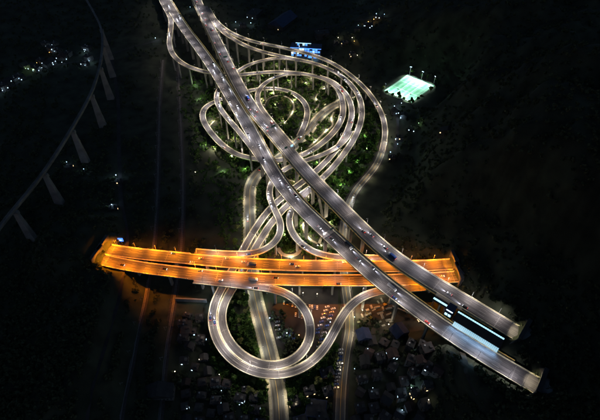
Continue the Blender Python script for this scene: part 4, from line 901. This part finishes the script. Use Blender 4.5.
def plant_trees(ps, where, group, smin=.85, smax=1.6):
    for i, p in enumerate(ps):
        k = random.randrange(6); g = thing('tree', '%s leafy tree, %s from the left %s' % (('green', 'dark green', 'green', 'tall dark green', 'pale lime', 'green')[k], nth(i + 1), where), 'tree', p, random.uniform(0, 6.28), group); s_ = random.uniform(smin, smax); g.scale = (s_, s_, s_ * random.uniform(.9, 1.15))
        from_mesh('crown', CROWN[k], g); from_mesh('trunk', TRUNK[k], g)
plant_trees(scatter([(246, 90), (262, 82), (300, 84), (330, 90), (338, 104), (322, 128), (300, 150), (270, 130)], 62, 5.5), 'in the round garden', 'trees of the round garden')
plant_trees(scatter([(205, 100), (225, 90), (262, 155), (240, 158), (215, 140)], 34, 5.5), 'inside the left loop', 'trees inside the left loop')
plant_trees(scatter([(245, 60), (300, 62), (330, 78), (250, 84)], 34, 6), 'under the upper ramps', 'trees under the upper ramps')
plant_trees(scatter([(345, 135), (366, 110), (378, 120), (380, 150), (352, 185), (338, 200), (318, 190)], 40, 5.5), 'inside the outermost ramp', 'trees inside the outer ramp')
plant_trees(scatter([(256, 168), (300, 150), (330, 150), (340, 210), (340, 250), (262, 252)], 46, 5.5), 'in the middle beds', 'trees of the middle beds')
plant_trees(scatter([(226, 305), (246, 292), (262, 350), (246, 358), (228, 335)], 22, 5.5), 'inside the small loop', 'trees inside the small loop')
plant_trees(scatter([(180, 60), (200, 72), (214, 82), (200, 104), (196, 130), (215, 160), (246, 175), (244, 245), (236, 245), (205, 170), (186, 120)], 26, 5), 'on the bank left of the loops', 'trees on the left bank')
plant_trees(scatter([(215, 345), (250, 378), (272, 380), (268, 420), (255, 420), (240, 390), (215, 370)], 18, 5.5), 'below the bottom loop', 'trees below the bottom loop')
plant_trees(scatter([(286, 380), (320, 368), (336, 350), (336, 375), (318, 395), (290, 420)], 16, 5.5), 'right below the bottom loop', 'trees right below the bottom loop')
fc = Vector((c.x, c.y, 6)); un, vn = u.normalized(), v.normalized(); fps = []
for k_ in range(26):
    if random.random() < .62: x_, y_ = random.uniform(-.55, .6), random.choice((-.56, -.6, .58)); 
    else: x_, y_ = random.choice((-.57, .57, .6)), random.uniform(-.6, .6)
    p = fc + un * x_ * fl + vn * y_ * fw; p.z = terrain(p.x, p.y); fps.append(p)
fps = sorted(fps, key=lambda q: to_px(q)[0])
plant_trees(fps, 'round the sports field', 'trees round the sports field', .9, 1.5)
def shrub_row(pts, step, where, jit=.6, smin=.95, smax=1.5):
    r = ground_line(pts, 2, 3); s_ = 0.; k = 0
    while s_ < r.L:
        q, t, nn = pos(r, s_, random.uniform(-jit, jit)); q.z = terrain(q.x, q.y)
        if clear(q, 1.2, 2.):
            k += 1; o = from_mesh('shrub', random.choice(SHRUB)); o.location = q; o.rotation_euler = (0, 0, random.uniform(0, 6.28)); z_ = random.uniform(smin, smax); o.scale = (z_, z_, z_)
            tag(o, '%s clipped shrub %s' % (nth(k), where), 'shrub', 'rows of shrubs in the interchange garden')
        s_ += step * random.uniform(.85, 1.2)
shrub_row(((262, 109), (265, 100), (273, 95), (283, 93.5), (292, 98), (296, 107), (293, 116), (286, 126)), 4., 'of the ring round the circular garden, from its left end')
shrub_row(((268, 108), (272, 103), (280, 101), (287, 104), (289, 111), (284, 119)), 4., 'of the inner ring of the circular garden, from its left end')
shrub_row(((220, 95), (225, 104), (222, 113), (212, 122), (206, 130)), 4.5, 'of the row inside the left loop, from the top')
shrub_row(((210, 134), (212, 146), (218, 156), (228, 163), (240, 168)), 4.5, 'of the row outside the left loop, from the top')
shrub_row(((336, 110), (334, 120), (335, 127), (327, 134), (318, 142), (310, 149)), 4., 'of the row beside the curved garden path, from the top')
shrub_row(((361, 128), (365, 138), (366, 150), (361, 160), (352, 169), (345, 178), (340, 187)), 4., 'of the green-lit row inside the outer ramp, from the top')
shrub_row(((340, 187), (334, 183), (331, 177), (338, 170)), 4., 'of the hooked green-lit bed, from its right end')
shrub_row(((290, 178), (296, 186), (301, 176)), 4.5, 'of the small bed between the carriageways, from its left end')
shrub_row(((257, 186), (256.5, 215), (257, 246)), 5, 'on the right of the middle street, from the top')
shrub_row(((242.5, 186), (242.5, 215), (243, 246)), 5, 'on the left of the middle street, from the top')
shrub_row(((245.5, 296), (251, 320), (259, 350)), 5, 'left of the middle street inside the loop, from the top')
shrub_row(((262, 212), (258, 224), (256, 240)), 5, 'of the bed east of the middle street, from the top')
# low garden lights
GL = [(262, 101, 'warm'), (272, 94.5, 'warm'), (283, 93, 'warm'), (294, 101, 'warm'), (293, 113, 'warm'), (284, 122, 'warm'), (275, 106, 'warm'), (316, 99, 'warm'), (324, 88, 'warm'), (313, 112, 'warm'), (331, 119, 'warm'), (326, 131, 'warm'), (315, 141, 'warm'), (306, 84, 'warm'), (289, 82, 'warm'), (276, 67, 'warm'), (310, 78, 'warm'), (262, 78, 'warm'), (250, 80, 'warm'), (225, 104, 'warm'), (212, 122, 'warm'), (214, 150, 'warm'), (235, 140, 'warm'), (232, 158, 'warm'), (298, 182, 'warm'), (306, 216, 'warm'), (303, 226, 'warm'), (308, 238, 'warm'), (291, 259, 'warm'), (325, 246, 'warm'), (333, 205, 'warm'), (330, 225, 'warm'), (264, 233, 'warm'), (245, 170, 'green'), (206, 125, 'green'), (199, 100, 'green'), (196, 86, 'green'), (205, 145, 'green'), (223, 172, 'green'), (317, 164, 'green'), (364, 137, 'green'), (366.5, 150, 'green'), (358, 163, 'green'), (349, 173, 'green'), (341, 186, 'green'), (333, 180, 'green'), (306, 202, 'warm'), (285, 236, 'warm')]
for i, (px, py, k) in enumerate(sorted(GL)):
    p = at_ground(px, py)
    yard_lamp(px, py, k, 7500 if k == 'warm' else 3000, '%s low %s garden light from the left' % (nth(i + 1), 'warm' if k == 'warm' else 'green'), 2.6, .16, p)

# ------------------------------------------------------------------ planted ground cover of the interchange (one mass per tone)
pathv = [v.co[:] for o in bpy.data.objects if o.name.startswith('garden_path') for v in o.data.vertices]
kp = kdtree.KDTree(len(pathv))
for i, b in enumerate(pathv): kp.insert((b[0], b[1], 0), i)
kp.balance()
def cover(name, poly_list, n, m, label, smin, smax, seed):
    vs = [leaf_cloud(30, 2.4, 2.4, 1.8, 1.2, .55, seed + i, 4)[0] for i in range(5)]; out = []; t_ = 0
    while len(out) < n and t_ < n * 8:
        t_ += 1; poly = random.choice(poly_list); x = random.uniform(min(p[0] for p in poly), max(p[0] for p in poly)); y = random.uniform(min(p[1] for p in poly), max(p[1] for p in poly))
        if not in_poly(poly, x, y): continue
        p = at(x, y, 0); z = terrain(p.x, p.y)
        if z > 3 or noise.noise((p.x / 14, p.y / 14, seed)) < -.2: continue
        p.z = z
        if not clear(p, 4.2, 2.5) or kp.find((p.x, p.y, 0))[2] < 2.6: continue
        v = random.choice(vs); a = random.uniform(0, 6.28); s_ = random.uniform(smin, smax); c_, n_ = math.cos(a) * s_, math.sin(a) * s_
        out.append(np.stack([v[:, 0] * c_ - v[:, 1] * n_ + p.x, v[:, 0] * n_ + v[:, 1] * c_ + p.y, v[:, 2] * s_ + p.z - .2], 1))
    print(name, len(out)); V = np.concatenate(out); tag(link(bpy.data.objects.new(name, np_mesh(name, V, np.arange(len(V)).reshape(-1, 4), [m]))), label, 'ground cover', None, 'stuff')
GP = [[(205, 92), (240, 60), (335, 66), (386, 112), (384, 150), (345, 215), (340, 258), (258, 258), (246, 180), (205, 140)]]
cover('ground_cover', GP, 5200, 'leaf_green', 'green bushes filling the garden beds between the ramps', .8, 1.7, 400)
cover('hedge_cover', GP, 1300, 'leaf_lime', 'pale yellow-green bushes among the garden beds between the ramps', .5, 1.0, 500)
cover('bank_cover', [[(178, 60), (215, 78), (205, 110), (198, 125), (215, 160), (244, 178), (242, 250), (225, 250), (195, 170), (180, 110)], [(226, 300), (246, 292), (264, 356), (246, 360), (222, 335)], [(205, 330), (240, 372), (268, 382), (268, 424), (250, 424), (210, 360)], [(286, 382), (334, 350), (338, 380), (300, 424), (286, 424)]], 2200, 'leaf_green', 'rough green bushes on the banks left of and below the loops', .7, 1.4, 600)

# ------------------------------------------------------------------ woods on the slopes (one mass)
cl = [leaf_cloud(26, 3.2, 3.2, 2.6, 3.4, .95, 300 + i, 4)[0] for i in range(8)]
pts = []
tries = 0
while len(pts) < 18000 and tries < 75000:
    tries += 1
    px, py = random.uniform(-70, 670), random.uniform(-60, 470)
    p = at(px, py, 0); z = terrain(p.x, p.y); 
    n1 = noise.noise((p.x / 45, p.y / 45, 9))
    if z < 1.5 and n1 < (-.08 if px > 340 or py < 60 else .1): continue
    if 170 < px < 440 and 285 < py and z < 6 and n1 < .05: continue
    if z < 3 and 205 < px < 390 and 60 < py < 255: continue
    if any(not allin[i] and d < allh[i] + (4.5 if allp[i][2] < 3 or z > allp[i][2] - 9 else 1) for co, i, d in near(p.x, p.y, 14)): continue
    if any(math.hypot(p.x - fx, p.y - fy) < fr - 6 for fx, fy, fr, fz in FLATS): continue
    q = (p.x, p.y, z)
    pts.append(q)
BO = [(o.location.x, o.location.y, 9.) for o in bpy.data.objects if o.type == 'EMPTY' and o.get('category') in ('house', 'hut', 'shed', 'building', 'kiosk', 'canopy')]
kb = kdtree.KDTree(len(BO))
for i, b in enumerate(BO): kb.insert((b[0], b[1], 0), i)
kb.balance()
cb = Vector((mid.x, mid.y, 0)); rails = [p for o in bpy.data.objects if o.name.startswith(('rail_bed', 'lane', 'dirt')) for p in [v.co[:] for v in o.data.vertices]]
kr = kdtree.KDTree(len(rails))
for i, b in enumerate(rails): kr.insert((b[0], b[1], 0), i)
kr.balance()
P_ = np.array([q for q in pts if kb.find((q[0], q[1], 0))[2] > 6.5 and kr.find((q[0], q[1], 0))[2] > 4.5 and (Vector((q[0], q[1], 0)) - cb).length > 36])
VV = []
for k in range(8):
    sel = P_[k::8]; m = len(sel); a = rng.uniform(0, 6.28, m); s_ = rng.uniform(.6, 1.25, m); c_, n_ = np.cos(a), np.sin(a); v = cl[k]
    X = (v[None, :, 0] * c_[:, None] - v[None, :, 1] * n_[:, None]) * s_[:, None] + sel[:, 0:1]; Y = (v[None, :, 0] * n_[:, None] + v[None, :, 1] * c_[:, None]) * s_[:, None] + sel[:, 1:2]; Z = v[None, :, 2] * s_[:, None] + sel[:, 2:3] - .4
    VV.append(np.stack([X, Y, Z], 2).reshape(-1, 3))
VV = np.concatenate(VV); me = np_mesh('woods', VV, np.arange(len(VV)).reshape(-1, 4), ['leaf_wood'])
tag(link(bpy.data.objects.new('woods', me)), 'dark woods covering the hillsides round the interchange', 'woods', None, 'stuff')
print('woods', len(P_), 'objects', len(bpy.data.objects))
